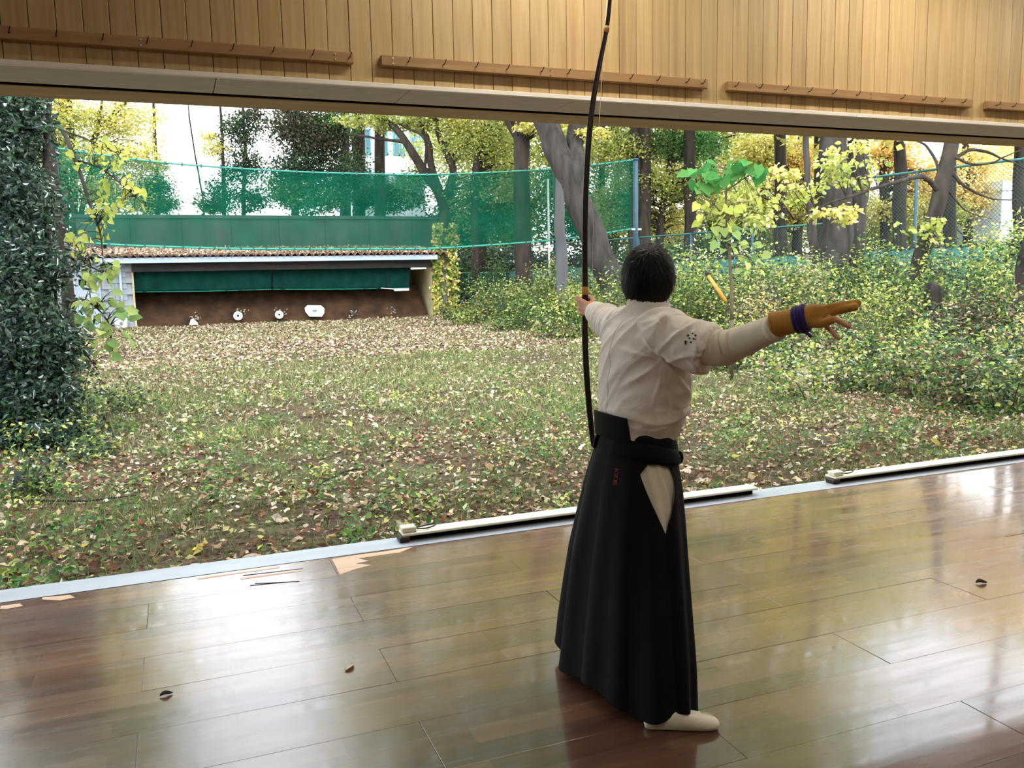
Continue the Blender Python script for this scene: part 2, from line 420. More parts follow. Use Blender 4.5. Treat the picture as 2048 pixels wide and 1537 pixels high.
# header: soffit, groove, outer board, pale lip, wall boards
hdr = empty('wall_front', (0, 4.19, 2.41), kind='structure')
hz = 2.411
xj = [-4.5, -2.3, .33, 2.08, 3.24, 4.3, 6.2, 8.1, 10]
xj = [-4.5, -2.6, -.68, float(at(432, 155, 4.2)[0]), float(at(820, 182, 4.2)[0]), float(at(1150, 203, 4.2)[0]), float(at(1450, 220, 4.2)[0]), float(at(1700, 236, 4.2)[0]), 6.0, 8.0, 10.0]
for a, b_ in zip(xj[:-1], xj[1:]):
    mobj('soffit_panel', MB().box(a + .002, b_ - .002, 4.185, 4.52, hz, hz + .02, .0015).vf, M['soffit'], hdr)
for a, b_ in ((-4.5, 2.42), (2.424, 10)):
    mobj('outer_soffit_board', MB().box(a, b_, 4.595, 4.86, hz + .001, hz + .03, .003).vf, M['soffit_outer'], hdr)
mobj('groove_back', MB().box(-4.5, 10, 4.45, 4.66, hz + .10, hz + .108).box(-4.5, 10, 4.520, 4.525, hz + .004, hz + .10).box(-4.5, 10, 4.590, 4.595, hz + .004, hz + .10).vf, M['dark'], hdr)  # groove faces near black: the recess shade is put into their colour
mobj('lip_board', MB().box(-4.5, 3.9, 4.168, 4.186, hz - .001, hz + .021, .002).box(3.902, 10, 4.168, 4.186, hz - .001, hz + .021, .002).vf, M['lip'], hdr)
mobj('wall_core', MB().box(-4.5, 10, 4.212, 4.84, 2.52, 3.75).box(-4.5, 10, 4.84, 4.88, 2.43, 3.75).vf, M['plaster'], hdr)
mobj('wall_return', MB().box(-4.5, -3.3, 4.53, 4.84, -.3, 2.5).vf, M['plaster'], hdr)
mobj('wall_return', MB().box(8.9, 10, 4.76, 4.84, -.3, 2.5).vf, M['plaster'], hdr)
PW = .1034; me = bpy.data.meshes.new('wall_board')
v, f = MB().box(-PW / 2 + .0012, PW / 2 - .0012, 0, .02, -.58, .58, .0022).vf; set_mesh(me, v, f); me.materials.append(M['board'])
x = 1.36 - PW * 56
while x < 9.9:
    o = bpy.data.objects.new('wall_board', me); link(o, hdr); o.location = (x + PW / 2, random.uniform(-.0012, .0012), 3.01 - 2.41); x += PW
# hook racks
hook_v = tube(spline([(0, 0, .0), (0, -.016, -.004), (0, -.024, .004), (0, -.03, .018)], 4), .0026, 6)
def rack(x0, x1, label, hooks, screws):
    zc = 2.535; r = empty('hook_rack', ((x0 + x1) / 2, 4.188, zc), label, 'rack', 'hook racks along the wall')
    mobj('rack_board', MB().box(x0, x1, 4.152, 4.186, zc - .024, zc + .024, .002).vf, M['rack'], r)
    for hx in hooks:
        mobj('hook', ([(p[0] * 1 + (p[2] + .004) * .35 + hx, p[1] + 4.1525, p[2] + zc) for p in hook_v[0]], hook_v[1]), M['iron'], r, True)
    for sx in screws:
        for dz in (.011, -.013):
            mobj('screw', tube([(sx, 4.1525, zc + dz), (sx, 4.149, zc + dz)], .004, 8), M['steel'], r)
def hx(pxs, y): return [float(at(p, y, 4.158)[0]) for p in pxs]
rack(-3.2, .852, 'long wooden hook rack, leftmost of the row on the boarded wall', [-1.1, -.75] + hx([20, 113, 205, 293, 381, 463, 543, 622, 696], 75), hx([282, 669], 90))
rack(.985, 2.826, 'wooden hook rack crossed by the black bow', hx([815, 886, 950, 1012, 1080, 1133, 1258, 1312, 1370, 1402], 140), hx([786, 1100, 1402], 140))
rack(2.961, 4.828, 'wooden hook rack right of the bow, third from the left', hx([1468, 1516, 1567, 1615, 1663, 1711, 1800, 1843, 1881, 1922], 195), hx([1512, 1740], 195))
rack(4.96, 6.9, 'short visible end of a hook rack at the right edge of the wall', hx([1990, 2022], 218) + [5.5, 5.7, 5.9], hx([2000], 218))

# rest of the room, with its ceiling lamps
for nme, b_ in (('wall_left', (-4.7, -4.5, -4, 4.84, -.3, 3.75)), ('wall_right', (10, 10.2, -4, 4.84, -.3, 3.75)), ('wall_back', (-4.7, 10.2, -4.2, -4, -.3, 3.75)), ('ceiling', (-4.7, 10.2, -4.2, 4.88, 3.6, 3.75))):
    tag(mobj(nme, MB().box(*b_).vf, M['plaster'], origin=((b_[0] + b_[1]) / 2, (b_[2] + b_[3]) / 2, b_[4])), kind='structure')
mt, t_, b_ = new_mat('lamp_tube'); b_.inputs['Emission Color'].default_value = (1, .93, .8, 1); b_.inputs['Emission Strength'].default_value = 6; M['lamp'] = mt
M['lampbody'] = noisy('white_enamel', srgb(226, 226, 222), srgb(236, 236, 232), 5, .4, bmp=0)
def lamp(x, y, label, w):
    r = empty('ceiling_lamp', (x, y, 3.6), label, 'lamp', 'strip lamps under the ceiling')
    mobj('housing', MB().box(x - .65, x + .65, y - .05, y + .05, 3.54, 3.6, .006).vf, M['lampbody'], r)
    mobj('tube', tube([(x - .6, y, 3.52), (x + .6, y, 3.52)], .016, 10), M['lamp'], r, True)
    ld = bpy.data.lights.new('lamp_light', 'AREA'); ld.shape = 'RECTANGLE'; ld.size = 1.2; ld.size_y = .06; ld.energy = w; ld.color = (1, .93, .82)
    lo = bpy.data.objects.new('lamp_light', ld); link(lo, r); lo.location = (0, 0, -.1)
for i, x in enumerate((1.9, 4.1, 6.3, 8.5)):
    lamp(x, 3.45, '%s white strip lamp from the left on the ceiling close to the boarded wall' % ('first', 'second', 'third', 'fourth')[i], LAMP_W)
for i, x in enumerate((-1.2, 2.2, 5.6)):
    lamp(x, .2, '%s white strip lamp on the ceiling over the middle of the hall' % ('left', 'middle', 'right')[i], LAMP_W * .8)
# dry leaves blown onto the floor
def floor_leaf(px, py, L, rot, col, label, curl):
    p = ray(px, py) * (-CAMZ / ray(px, py)[2]); c = np.array([p[0], p[1], .004])
    m = noisy('blown_leaf', tuple(v * .75 for v in col), col, 40, .7, bmp=.2, bdist=.002)
    b = []; n = 9; rings = []
    for i in range(n):
        t = i / (n - 1); w = L * .24 * math.sin(math.pi * min(1, .06 + t * .94)) ** .8; rr = []
        for k in range(7):
            s = (k - 3) / 3; z = curl * L * (abs(s) ** 2) * (.5 + .5 * math.sin(3 * t)) + .25 * L * curl * math.sin(t * 5)
            q = np.array([t * L - L / 2, s * w, max(z, 0)]); rr.append((c[0] + q[0] * math.cos(rot) - q[1] * math.sin(rot), c[1] + q[0] * math.sin(rot) + q[1] * math.cos(rot), c[2] + q[2]))
        rings.append(rr)
    V, F = loft(rings, cap=False, closed=False)
    o = mobj('fallen_leaf', (V, F), m, origin=(c[0], c[1], .001), smooth=True); md = o.modifiers.new('thick', 'SOLIDIFY'); md.thickness = .0006
    tag(o, label, 'leaf')
floor_leaf(699, 1337, .065, .9, srgb(208, 196, 176), 'pale dry leaf on the wooden floor left of the archer', .12)
floor_leaf(333, 1392, .045, .2, srgb(46, 36, 32), 'dark curled dry leaf on the floor at lower left', .22)
floor_leaf(1963, 1168, .055, -.3, srgb(70, 48, 36), 'small dark leaf on the floor near the right edge', .25)
# ================================================================== the yard
def ground_mat():
    m, t, b = new_mat('soil')
    gp = t.nodes.new('ShaderNodeNewGeometry')
    n1 = noise_n(t, 3.0, 8, gp.outputs['Position']); n2 = noise_n(t, 26, 6, gp.outputs['Position'])
    c = ramp(t, n2, [(.3, srgb(44, 34, 28)), (.55, srgb(74, 59, 46)), (.75, srgb(110, 92, 70))])
    c = mix(t, c, srgb(92, 92, 62), ramp(t, n1, [(.45, (0, 0, 0)), (.65, (.5, .5, .5))]))
    t.links.new(c, b.inputs['Base Color']); b.inputs['Roughness'].default_value = .95; b.inputs['Specular IOR Level'].default_value = .1
    bump(t, b, n2, .5, .03); return m
M['soil'] = ground_mat()
xs = np.concatenate([np.arange(-16, -6, 1.), np.arange(-6, 22, .3), np.arange(22, 61, 3.)])
ys = np.concatenate([np.arange(4.76, 20, .3), np.arange(20, 40, .6), np.arange(40, 101, 4.)])
GX, GY = np.meshgrid(xs, ys); GZ = gz(GX, GY) - .0
nx, ny = len(xs), len(ys); idx = np.arange(nx * ny).reshape(ny, nx)
Fq = np.stack([idx[:-1, :-1].ravel(), idx[:-1, 1:].ravel(), idx[1:, 1:].ravel(), idx[1:, :-1].ravel()], 1)
tag(mobj('ground', (np.stack([GX.ravel(), GY.ravel(), GZ.ravel()], 1), Fq), M['soil'], smooth=True), kind='structure')

# ---- shed with the sand bank
GS = -.10; YF = 33.0
M['block'] = noisy('pale_block', srgb(146, 150, 156), srgb(168, 171, 176), 7, .85, bmp=.25)
M['doorpaint'] = noisy('pale_blue_door', srgb(172, 182, 196), srgb(190, 198, 210), 3, .5, bmp=.03)
M['concrete'] = noisy('weathered_concrete', srgb(112, 110, 104), srgb(152, 148, 140), 2.5, .9, bmp=.3)
M['darkconc'] = noisy('dark_concrete', srgb(58, 62, 60), srgb(86, 88, 84), 1.2, .9, stretch=(1, 1, .4), bmp=.3)
M['creamwall'] = noisy('cream_wall', srgb(190, 172, 128), srgb(214, 198, 156), 2.2, .9, bmp=.15)
M['rust'] = noisy('rusty_sheet', srgb(120, 82, 66), srgb(164, 124, 102), 4, .8, bmp=.2)
M['gutter'] = noisy('pale_blue_beam', srgb(170, 186, 208), srgb(196, 208, 224), 3, .5, stretch=(.3, 1, 1), bmp=.05)
M['darkwood'] = noisy('dark_timber', srgb(34, 30, 30), srgb(54, 46, 44), 8, .8, stretch=(.2, 1, 1))
M['dirt'] = noisy('sand_bank', srgb(52, 39, 30), srgb(86, 63, 46), 2.2, .95, bmp=.5, bdist=.05, spec=.1, detail=10)
M['cloth'] = noisy('green_cloth', srgb(10, 50, 45), srgb(15, 64, 57), 3, .9, bmp=.1, spec=.1)
M['white'] = noisy('target_paper', srgb(228, 228, 226), srgb(240, 240, 238), 14, .8, bmp=.03)
M['greyp'] = noisy('grey_print', srgb(118, 122, 132), srgb(136, 140, 150), 14, .8, bmp=0)
M['black'] = noisy('black_print', srgb(24, 24, 30), srgb(36, 36, 42), 14, .8, bmp=0)
def X(px, py=600, Y=YF): return float(at(px, py, Y)[0])
def Z(px, py, Y=YF): return float(at(px, py, Y)[2])
xl, xr, xp = X(268, 600), X(866, 580), X(906, 580)
shed = empty('target_shed', (4, YF, GS), 'long low shed of concrete block with rusty corrugated roof sheltering the sand bank', 'shed')
bw = .40; xd0, xd1 = X(152), X(201)
blk = bpy.data.meshes.new('block'); v, f = MB().box(-bw / 2 + .004, bw / 2 - .004, -.1, .1, .004, .196, .006).vf; set_mesh(blk, v, f); blk.materials.append(M['block'])
def block(x, z):
    o = bpy.data.objects.new('block', blk); link(o, shed); o.location = (x - 4, .1 + random.uniform(-.003, .003), z - GS)
for r in range(12):
    x = xd1 + (.2 if r % 2 else .4) * .5
    k = 0; x = xl - bw / 2 - (bw / 2 if r % 2 else 0)
    while x - bw / 2 > xd1 - .05: block(x, GS + r * .2); x -= bw
    x = xd0 - bw / 2 - (bw / 2 if r % 2 else 0)
    for _ in range(3): block(x, GS + r * .2); x -= bw
mobj('wall_core', MB().box(xd0 - 1.5, xl - .005, YF + .06, YF + .18, GS, 2.3).box(xd0, xd1, YF + .02, YF + .2, 1.95, 2.3).vf, M['block'], shed)
dr = mobj('door', MB().box(xd0 + .02, xd1 - .02, YF + .03, YF + .07, GS, 1.95, .006).vf, M['doorpaint'], shed)
mobj('door_frame', MB().box(xd0 - .03, xd0 + .02, YF - .02, YF + .08, GS, 1.99).box(xd1 - .02, xd1 + .03, YF - .02, YF + .08, GS, 1.99).box(xd0 - .03, xd1 + .03, YF - .02, YF + .08, 1.95, 2.0).vf, M['gutter'], shed)
mobj('door_window', MB().box(X(160), X(184), YF + .02, YF + .032, Z(170, 571), Z(170, 559)).vf, M['dark'], dr)
mobj('door_handle', MB().box(xd1 - .12, xd1 - .08, YF - .02, YF + .03, .85, .97, .004).vf, M['steel'], dr)
mobj('drain_pipe', tube([(X(244), YF - .06, 2.3), (X(244), YF - .06, .25)], .045, 10), M['gutter'], shed, True)
mobj('corner_board', MB().box(xl - .02, xl + .04, YF - .02, YF + .1, GS, 2.32).vf, M['creamwall'], shed)
mobj('side_wall', MB().box(xd0 - 1.5, xd0 - 1.32, YF + .2, 36.4, GS, 2.4).vf, M['block'], shed)
mobj('partition', MB().box(xl - .2, xl - .01, YF + .2, 36.4, GS, 2.4).vf, M['darkwood'], shed)
mobj('pillar', MB().box(xr, xp, YF - .05, 36.4, GS - .1, 2.55, .02).vf, M['concrete'], shed)
mobj('inner_wall', MB().box(xr - .04, xr - .003, YF + .1, 36.3, GS, 2.4).vf, M['creamwall'], shed)
mobj('back_wall', MB().box(xd0 - 1.5, xr, 36.2, 36.4, GS, 2.5).vf, M['creamwall'], shed)
mobj('front_beam', MB().box(X(205), X(872), YF - .42, YF - .32, Z(500, 524, YF - .4), Z(500, 513.5, YF - .4), .008).vf, M['gutter'], shed)
mobj('lintel', MB().box(xl, xr, YF - .1, YF + .08, Z(500, 541), Z(500, 522), .01).vf, M['darkwood'], shed)
mobj('shed_ceiling', MB().box(xd0 - 1.5, xr + .3, YF - .3, 36.4, 2.40, 2.44).vf, M['darkwood'], shed)
# corrugated roof, one sheet after another
z0r = Z(500, 510.5, YF - .5); sheet_w = 1.04; x = X(140); k = 0
while x < X(878):
    n = 33; rings = []
    for yy, zz in ((YF - .5, z0r), (36.6, z0r + .42)):
        rr = [(x + sheet_w * i / (n - 1) * 1.02, yy, zz + .058 * math.cos(2 * math.pi * (x + sheet_w * i / (n - 1)) / .26) + .004 * (k % 2)) for i in range(n)]
        rings.append(rr)
    V, F = loft(rings, False, False); V2 = [(a, b, c - .008) for a, b, c in V]; n2 = len(V)
    F = F + [tuple(i + n2 for i in q[::-1]) for q in F] + [(i, i + 1, n2 + i + 1, n2 + i) for i in range(n - 1)]
    mobj('roof_sheet', (V + V2, F), M['rust'], shed, True); x += sheet_w; k += 1
nl = 5200; lx = RNG.uniform(X(140), X(876), nl); ly = YF - .36 + 3.3 * RNG.random(nl) ** 1.3
C = np.stack([lx, ly, z0r + .42 * (ly - YF + .5) / 4.1 + .045 + RNG.uniform(0, .03, nl)], 1)
N = unit(np.array([0, 0, 1.]) + .5 * RNG.normal(size=(nl, 3))); D = rand_dir(nl)
tag(leaf_obj('roof_leaf_litter', C, np.cross(N, D), N, RNG.uniform(.08, .14, nl), .08, pal('LIT', nl), M['litter'], shed), kind='stuff')
# arrow-stop wall behind the roof
bwall = empty('back_stop_wall', (4, 37, 2.0), 'tall dark concrete wall rising behind the shed roof', 'wall')
xa, xb = X(150, 430, 37), X(905, 430, 37); zt = Z(500, 433, 37); nseg = 8
for i in range(nseg):
    a, b_ = xa + (xb - xa) * i / nseg, xa + (xb - xa) * (i + 1) / nseg
    mobj('wall_panel', MB().box(a + .006, b_ - .006, 37, 37.25, -.1, zt - .1, .01).vf, M['darkconc'], bwall)
mobj('wall_core', MB().box(xa + .05, xb - .05, 37.05, 37.2, -.1, zt - .1).vf, M['darkconc'], bwall)
mobj('coping', MB().box(xa - .1, xb + .1, 36.93, 37.32, zt - .1, zt + .04, .01).vf, M['darkconc'], bwall)
# sand bank
bank = empty('sand_bank', (4, 33.6, GS), 'smooth brown sand bank behind the round targets in the shed', 'sand bank')
nxs = 60; prof = [(33.25, GS - .05), (33.32, -.03), (33.5, .2), (33.8, .55), (34.1, .9), (34.35, 1.15), (34.55, 1.24), (35.2, 1.26), (36.2, 1.22)]
rings = []
for j, (yy, zz) in enumerate(prof):
    rr = []
    for i in range(nxs + 1):
        t = i / nxs; xe = xr - .10 - .10 * j * (.45 if j < 6 else .45)
        xx = xl + (xe - xl) * t
        w = noise.noise((xx * .8, j * .7, 3)) * .04
        rr.append((xx, yy + w, zz + w * .6))
    rings.append(rr)
rings_e = []
V, F = loft(rings, False, False); nb = len(V)
side = [i * (nxs + 1) + nxs for i in range(len(prof))]
V = list(V) + [(xr - .06, 36.2, GS - .05)]; F = F + [(side[i + 1], side[i], nb) for i in range(len(prof) - 1)]
mobj('bank_surface', (V, F), M['dirt'], bank, True)
def hole(px, py, r):
    c = np.array(at(px, py, 33.3)); yy = np.interp(c[2], [p[1] for p in prof[:7]], [p[0] for p in prof[:7]]); c = np.array(at(px, py, yy))
    P = []; n = 14
    for k in range(n):
        a = 2 * math.pi * k / n; rr = r * random.uniform(.55, 1.15); dz = rr * math.sin(a) * .8
        z2 = c[2] + dz; P.append((c[0] + rr * math.cos(a), float(np.interp(z2, [p[1] for p in prof[:7]], [p[0] for p in prof[:7]])) - .035, z2))
    mobj('torn_hollow', MB().poly(P, (0, -.012, .006)).vf, M['darkwood'], bank)
    n = 22; C = np.stack([c[0] + RNG.normal(0, r * .9, n), np.full(n, c[1] - .09), c[2] + RNG.normal(-.02, r * .7, n)], 1)
    C[:, 1] = np.interp(C[:, 2], [p[1] for p in prof[:7]], [p[0] for p in prof[:7]]) - .06
    tag(leaf_obj('leaf_scraps', C, rand_dir(n), np.tile([[0, -1., .4]], (n, 1)) + .3 * RNG.normal(size=(n, 3)), .08, .055, pal('LIT', n), M['litter'], bank), kind='stuff')
hole(706, 626, .14); hole(786, 618, .15); hole(392, 636, .1)
for px, py in ((476, 622), (556, 622)): hole(px + 6, py + 4, .13)
# targets
def target(px, py, r, label):
    c = np.array(at(px, py, 33.16)); t = empty('round_target', c - [0, 0, r], label, 'target', 'round targets on the sand bank')
    tilt = math.radians(12)
    def ring(r0, r1, y, mat, nm):
        n = 36; V = []; F = []
        for k in range(n):
            a = 2 * math.pi * k / n
            for rr, yy in ((r0, y), (r1, y), (r1, .10), (r0, .10)):
                q = np.array([rr * math.cos(a), yy, rr * math.sin(a)]); q = np.array([q[0], q[1] * math.cos(tilt) + q[2] * math.sin(tilt), q[2] * math.cos(tilt) - q[1] * math.sin(tilt)]); V.append(c + q)
        for k in range(n):
            a, b = 4 * k, 4 * ((k + 1) % n)
            for j in range(4): F.append((a + j, a + (j + 1) % 4, b + (j + 1) % 4, b + j))
        mobj(nm, (V, F), mat, t)
    ring(.002, r * .97, 0, M['white'], 'paper_face'); ring(r * .97, r, -.006, M['creamwall'], 'rim')
    ring(r * .50, r * .64, -.003, M['greyp'], 'ring'); ring(.001, r * .27, -.004, M['black'], 'bullseye')
target(476, 632, .165, 'round white target with dark centre, left of the pair on the sand bank')
target(558.5, 629.5, .155, 'round white target with dark centre, nearest the big octagonal target')
c = np.array(at(630, 622, 33.1)); big = empty('octagonal_target', c - [0, 0, .22], 'large white octagonal target with grey middle leaning on the sand bank', 'target')
pts = [(-.37, .12), (-.26, .22), (.24, .20), (.36, .08), (.34, -.10), (.24, -.23), (-.22, -.21), (-.36, -.02)]
mobj('face_sheet', MB().poly([c + [a, b * .2, b] for a, b in pts], (0, .08, 0)).vf, M['white'], big)
mobj('grey_centre', MB().poly([c + [.10 * math.cos(a) - .01, -.012 + .05 * math.sin(a) * .2, .05 * math.sin(a)] for a in np.linspace(0, 2 * math.pi, 14)[:-1]], (0, .01, 0)).vf, M['greyp'], big)
for a, b in ((-.06, .07), (.0, .09), (.07, .08), (-.2, .1), (.12, -.1), (-.05, -.08), (.2, .05), (-.28, .04)):
    mobj('arrow_hole', MB().poly([c + [a + .012 * math.cos(q), -.014 + b * .2, b + .012 * math.sin(q)] for q in np.linspace(0, 2 * math.pi, 9)[:-1]], (0, .008, 0)).vf, M['black'], big)
c = np.array(at(387, 644, 33.1))
tag(mobj('torn_target_piece', MB().poly([c + [-.15, 0, -.11], c + [.16, 0, -.11], c + [.13, .01, -.03], c + [.0, .03, .12], c + [-.09, .02, .08]], (0, .03, .005)).vf, M['white'], origin=c - [0, 0, .11]), 'torn white piece of target lying at the foot of the sand bank', 'target piece')
# green cloth curtains
def curtain(p0, p1, ytop, ybot, Y, label):
    r = empty('green_curtain', np.array(at((p0 + p1) / 2, ybot[0], Y)), label, 'curtain', 'green cloths hung in the shed'); n = 60; rings = []
    for j in range(9):
        s = j / 8; rr = []
        for i in range(n + 1):
            t = i / n; px = p0 + (p1 - p0) * t; py = ytop[0] + (ytop[1] - ytop[0]) * t; pb = ybot[0] + (ybot[1] - ybot[0]) * t + 1.2 * math.sin(math.pi * t)
            q = np.array(at(px, py + (pb - py) * s, Y)); q[1] += (.012 + .03 * s) * math.sin(t * 46 + 1.5 * math.sin(t * 9)); rr.append(q)
        rings.append(rr)
    o = mobj('cloth', loft(rings, False, False), M['cloth'], r, True); md = o.modifiers.new('thick', 'SOLIDIFY'); md.thickness = .004
    m2, t2, b2 = new_mat('cloth_hem'); b2.inputs['Base Color'].default_value = (*srgb(30, 128, 104), 1); b2.inputs['Roughness'].default_value = .8
    mobj('hem', tube([q + [0, -.008, 0] for q in rings[-1][::3]], .016, 6), m2, r, True)
curtain(268, 543, (538, 535), (584.5, 579), YF + .22, 'green cloth curtain over the left half of the sand bank')
curtain(545, 819, (535, 533), (579, 576), YF + .30, 'green cloth curtain over the right half of the sand bank')
mt, t_, b_ = new_mat('shed_tube'); b_.inputs['Emission Color'].default_value = (1, .95, .82, 1); b_.inputs['Emission Strength'].default_value = 2.2; M['shedlamp'] = mt
for a, b_, lb in ((684, 714, 'left'), (822, 852, 'right')):
    p, q = np.array(at(a, 537.5, YF + .5)), np.array(at(b_, 536, YF + .5)); r = empty('shed_lamp', (p + q) / 2, 'lit strip lamp above the %s end of the right-hand curtain' % lb, 'lamp')
    mobj('tube', tube([p, q], .035, 10), M['shedlamp'], r, True); mobj('holder', MB().box(p[0], q[0], p[1] - .03, p[1] + .05, p[2] + .035, 2.40).vf, M['lampbody'], r)
p, q = np.array(at(762, 576.5, YF + .1)), np.array(at(818, 580, YF + .1)); r = empty('hanging_batten', (p + q) / 2, 'white hanging light batten below the right end of the curtain', 'lamp')
mobj('arm', tube([p, (p + q) / 2 + [.1, 0, -.02]], .02, 8), M['lampbody'], r, True); mobj('batten', MB().box(X(790), q[0], q[1] - .05, q[1] + .05, q[2] - .04, q[2] + .06, .02).vf, M['lampbody'], r)
mobj('cord', tube([(p[0] + .3, p[1], p[2]), (p[0] + .3, p[1], 2.3)], .006, 6), M['iron'], r)
# tap with utility box by the door
c = np.array(at(243, 662, YF - .3)); tb = empty('utility_box', (c[0], c[1], GS), 'white utility box at the foot of the shed wall beside the door', 'box')
mobj('box_body', MB().box(c[0] - .2, c[0] + .2, YF - .42, YF - .12, GS, GS + .40, .02).vf, M['lampbody'], tb); mobj('dial', tube([(c[0] + .02, YF - .43, .12), (c[0] + .02, YF - .46, .12)], .055, 12), M['greyp'], tb)
c = np.array(at(241, 640, YF - .15)); tb = empty('garden_tap', (c[0], YF - .1, GS), 'grey metal tap with bent pipe on the block wall', 'tap')
mobj('pipe', tube(spline([(c[0], YF - .08, GS), (c[0], YF - .08, .55), (c[0] + .02, YF - .1, .66), (c[0] + .03, YF - .22, .66)], 5), .035, 8), M['greyp'], tb, True); mobj('tap_handle', MB().box(c[0] - .1, c[0] + .16, YF - .24, YF - .2, .68, .74, .01).vf, M['greyp'], tb)

# ---- green stop net on two posts
def net_mat(name, alpha):
    m = bpy.data.materials.new(name); m.use_nodes = True; t = m.node_tree; t.nodes.clear()
    out = t.nodes.new('ShaderNodeOutputMaterial'); tr = t.nodes.new('ShaderNodeBsdfTransparent'); d = t.nodes.new('ShaderNodeBsdfDiffuse'); tl = t.nodes.new('ShaderNodeBsdfTranslucent')
    n = noise_n(t, 1.3, 4); c = ramp(t, n, [(.3, srgb(6, 76, 58)), (.7, srgb(12, 96, 74))])
    t.links.new(c, d.inputs[0]); t.links.new(c, tl.inputs[0])
    a = t.nodes.new('ShaderNodeMixShader'); a.inputs[0].default_value = .5; t.links.new(d.outputs[0], a.inputs[1]); t.links.new(tl.outputs[0], a.inputs[2])
    b = t.nodes.new('ShaderNodeMixShader'); f = ramp(t, noise_n(t, .9, 3, stretch=(1, 1, .5)), [(.3, (alpha - .08,) * 3), (.7, (alpha + .08,) * 3)])
    t.links.new(f, b.inputs[0]); t.links.new(tr.outputs[0], b.inputs[1]); t.links.new(a.outputs[0], b.inputs[2]); t.links.new(b.outputs[0], out.inputs[0]); return m
M['net'] = net_mat('green_net', .66); M['netd'] = net_mat('dense_green_net', .78)
M['rope'] = noisy('green_rope', srgb(34, 132, 108), srgb(52, 156, 130), 20, .7, bmp=0)
M['post'] = noisy('blue_green_post', srgb(22, 60, 72), srgb(38, 78, 90), 6, .5, bmp=.05)
M['teal'] = noisy('teal_sheet', srgb(26, 82, 78), srgb(54, 112, 106), 1.1, .7, bmp=.1, detail=7)
YN = 25.0
top = spline([(110, 296), (185, 307), (330, 326), (560, 342), (740, 348), (880, 349), (1080, 340), (1180, 331), (1266, 320)], 6)
bot = spline([(110, 470), (190, 487), (400, 496), (560, 498.5), (740, 498.5), (880, 496.5), (1080, 483), (1180, 471), (1264, 458)], 6)
net = empty('stop_net', at(700, 640, YN), 'wide sagging green net strung across the yard in front of the shed', 'net')
rings = []
for a, b_, i in zip(top, bot, range(len(top))):
    rr = []
    for j in range(9):
        q = np.array(at(*(a + (b_ - a) * j / 8), YN)); q[1] += .05 * math.sin(i * .8) * math.sin(j * .4); rr.append(q)
    rings.append(rr)
mobj('mesh_sheet', loft(rings, False, False), M['net'], net, True)
mobj('top_rope', tube([r[0] for r in rings], .022, 6), M['rope'], net, True); mobj('bottom_rope', tube([r[-1] for r in rings], .028, 6), M['rope'], net, True)
for k in range(2, len(rings) - 1, 1):
    for e in (0, -1):
        p = rings[k][e]; mobj('tie', MB().box(p[0] - .02, p[0] + .02, p[1] - .035, p[1] + .035, p[2] - .045, p[2] + .045).vf, M['post'], net)
def post(px, ptop, Y, r, label, name='net_post'):
    p = np.array(at(px, ptop, Y)); g = float(gz(p[0], p[1])); o = empty(name, (p[0], p[1], g), label, 'post')
    mobj('shaft', tube([(p[0], p[1], g - .1), (p[0], p[1], p[2])], r, 12), M['post'], o, True)
    mobj('cap', tube([(p[0], p[1], p[2]), (p[0], p[1], p[2] + .06)], r * 1.15, 12), M['post'], o, True)
    mobj('bracket', MB().box(p[0] - .18, p[0] + .18, p[1] - .06, p[1] + .06, float(at(px, 459, Y)[2]) - .03, float(at(px, 459, Y)[2]) + .03).vf, M['steel'], o)
post(1271, 321, YN, .085, 'dark blue-green steel post at the right end of the green net')
post(106, 292, YN, .085, 'dark steel post holding the left end of the green net behind the hedge')
sn = empty('side_net', (-4.0, 29, 0), 'dense green side net hanging between the hedge and the shed', 'net')
mobj('mesh_sheet', loft([[(-4.0, 25.4 + 7.4 * i / 10, z + .1 * math.sin(i)) for i in range(11)] for z in (.1, 1.5, 3.2)], False, False), M['netd'], sn, True)
mobj('top_rope', tube([(-4.0, 25.4 + 7.4 * i / 10, 3.2 + .1 * math.sin(i)) for i in range(11)], .025, 6), M['rope'], sn, True)

# ---- boundary: teal sheet wall with wire fence above
FA = [(22.0, 10.0), (20.0, 20.4), (15.9, 44.0)]
def fpt(t):
    L1 = math.dist(FA[0], FA[1]); L2 = math.dist(FA[1], FA[2]); s = t * (L1 + L2)
    a, b, u = (FA[0], FA[1], s / L1) if s < L1 else (FA[1], FA[2], (s - L1) / L2)
    return np.array([a[0] + (b[0] - a[0]) * u, a[1] + (b[1] - a[1]) * u])
fw = empty('sheet_wall', (20, 20.4, .7), 'long weathered teal sheet wall along the right boundary behind the bushes', 'wall'); NP = 18
for i in range(NP):
    a, b_ = fpt(i / NP), fpt((i + 1) / NP); d = (b_ - a) / np.linalg.norm(b_ - a); nrm = np.array([-d[1], d[0]]); a = a + d * .01; b_ = b_ - d * .01; n = 25; rings = []
    for z in (.2, 2.15 - .45 * i / NP):
        rings.append([(*(a + (b_ - a) * k / (n - 1) + nrm * .018 * math.sin(k * 2 * math.pi / 4)), z) for k in range(n)])
    o = mobj('wall_panel', loft(rings, False, False), M['teal'], fw, True); md = o.modifiers.new('thick', 'SOLIDIFY'); md.thickness = .02
    mobj('cap_rail', MB().poly([(*(a + nrm * .04), 2.15 - .45 * i / NP), (*(b_ + nrm * .04), 2.15 - .45 * i / NP), (*(b_ - nrm * .04), 2.15 - .45 * i / NP), (*(a - nrm * .04), 2.15 - .45 * i / NP)], (0, 0, .05)).vf, M['darkwood'], fw)
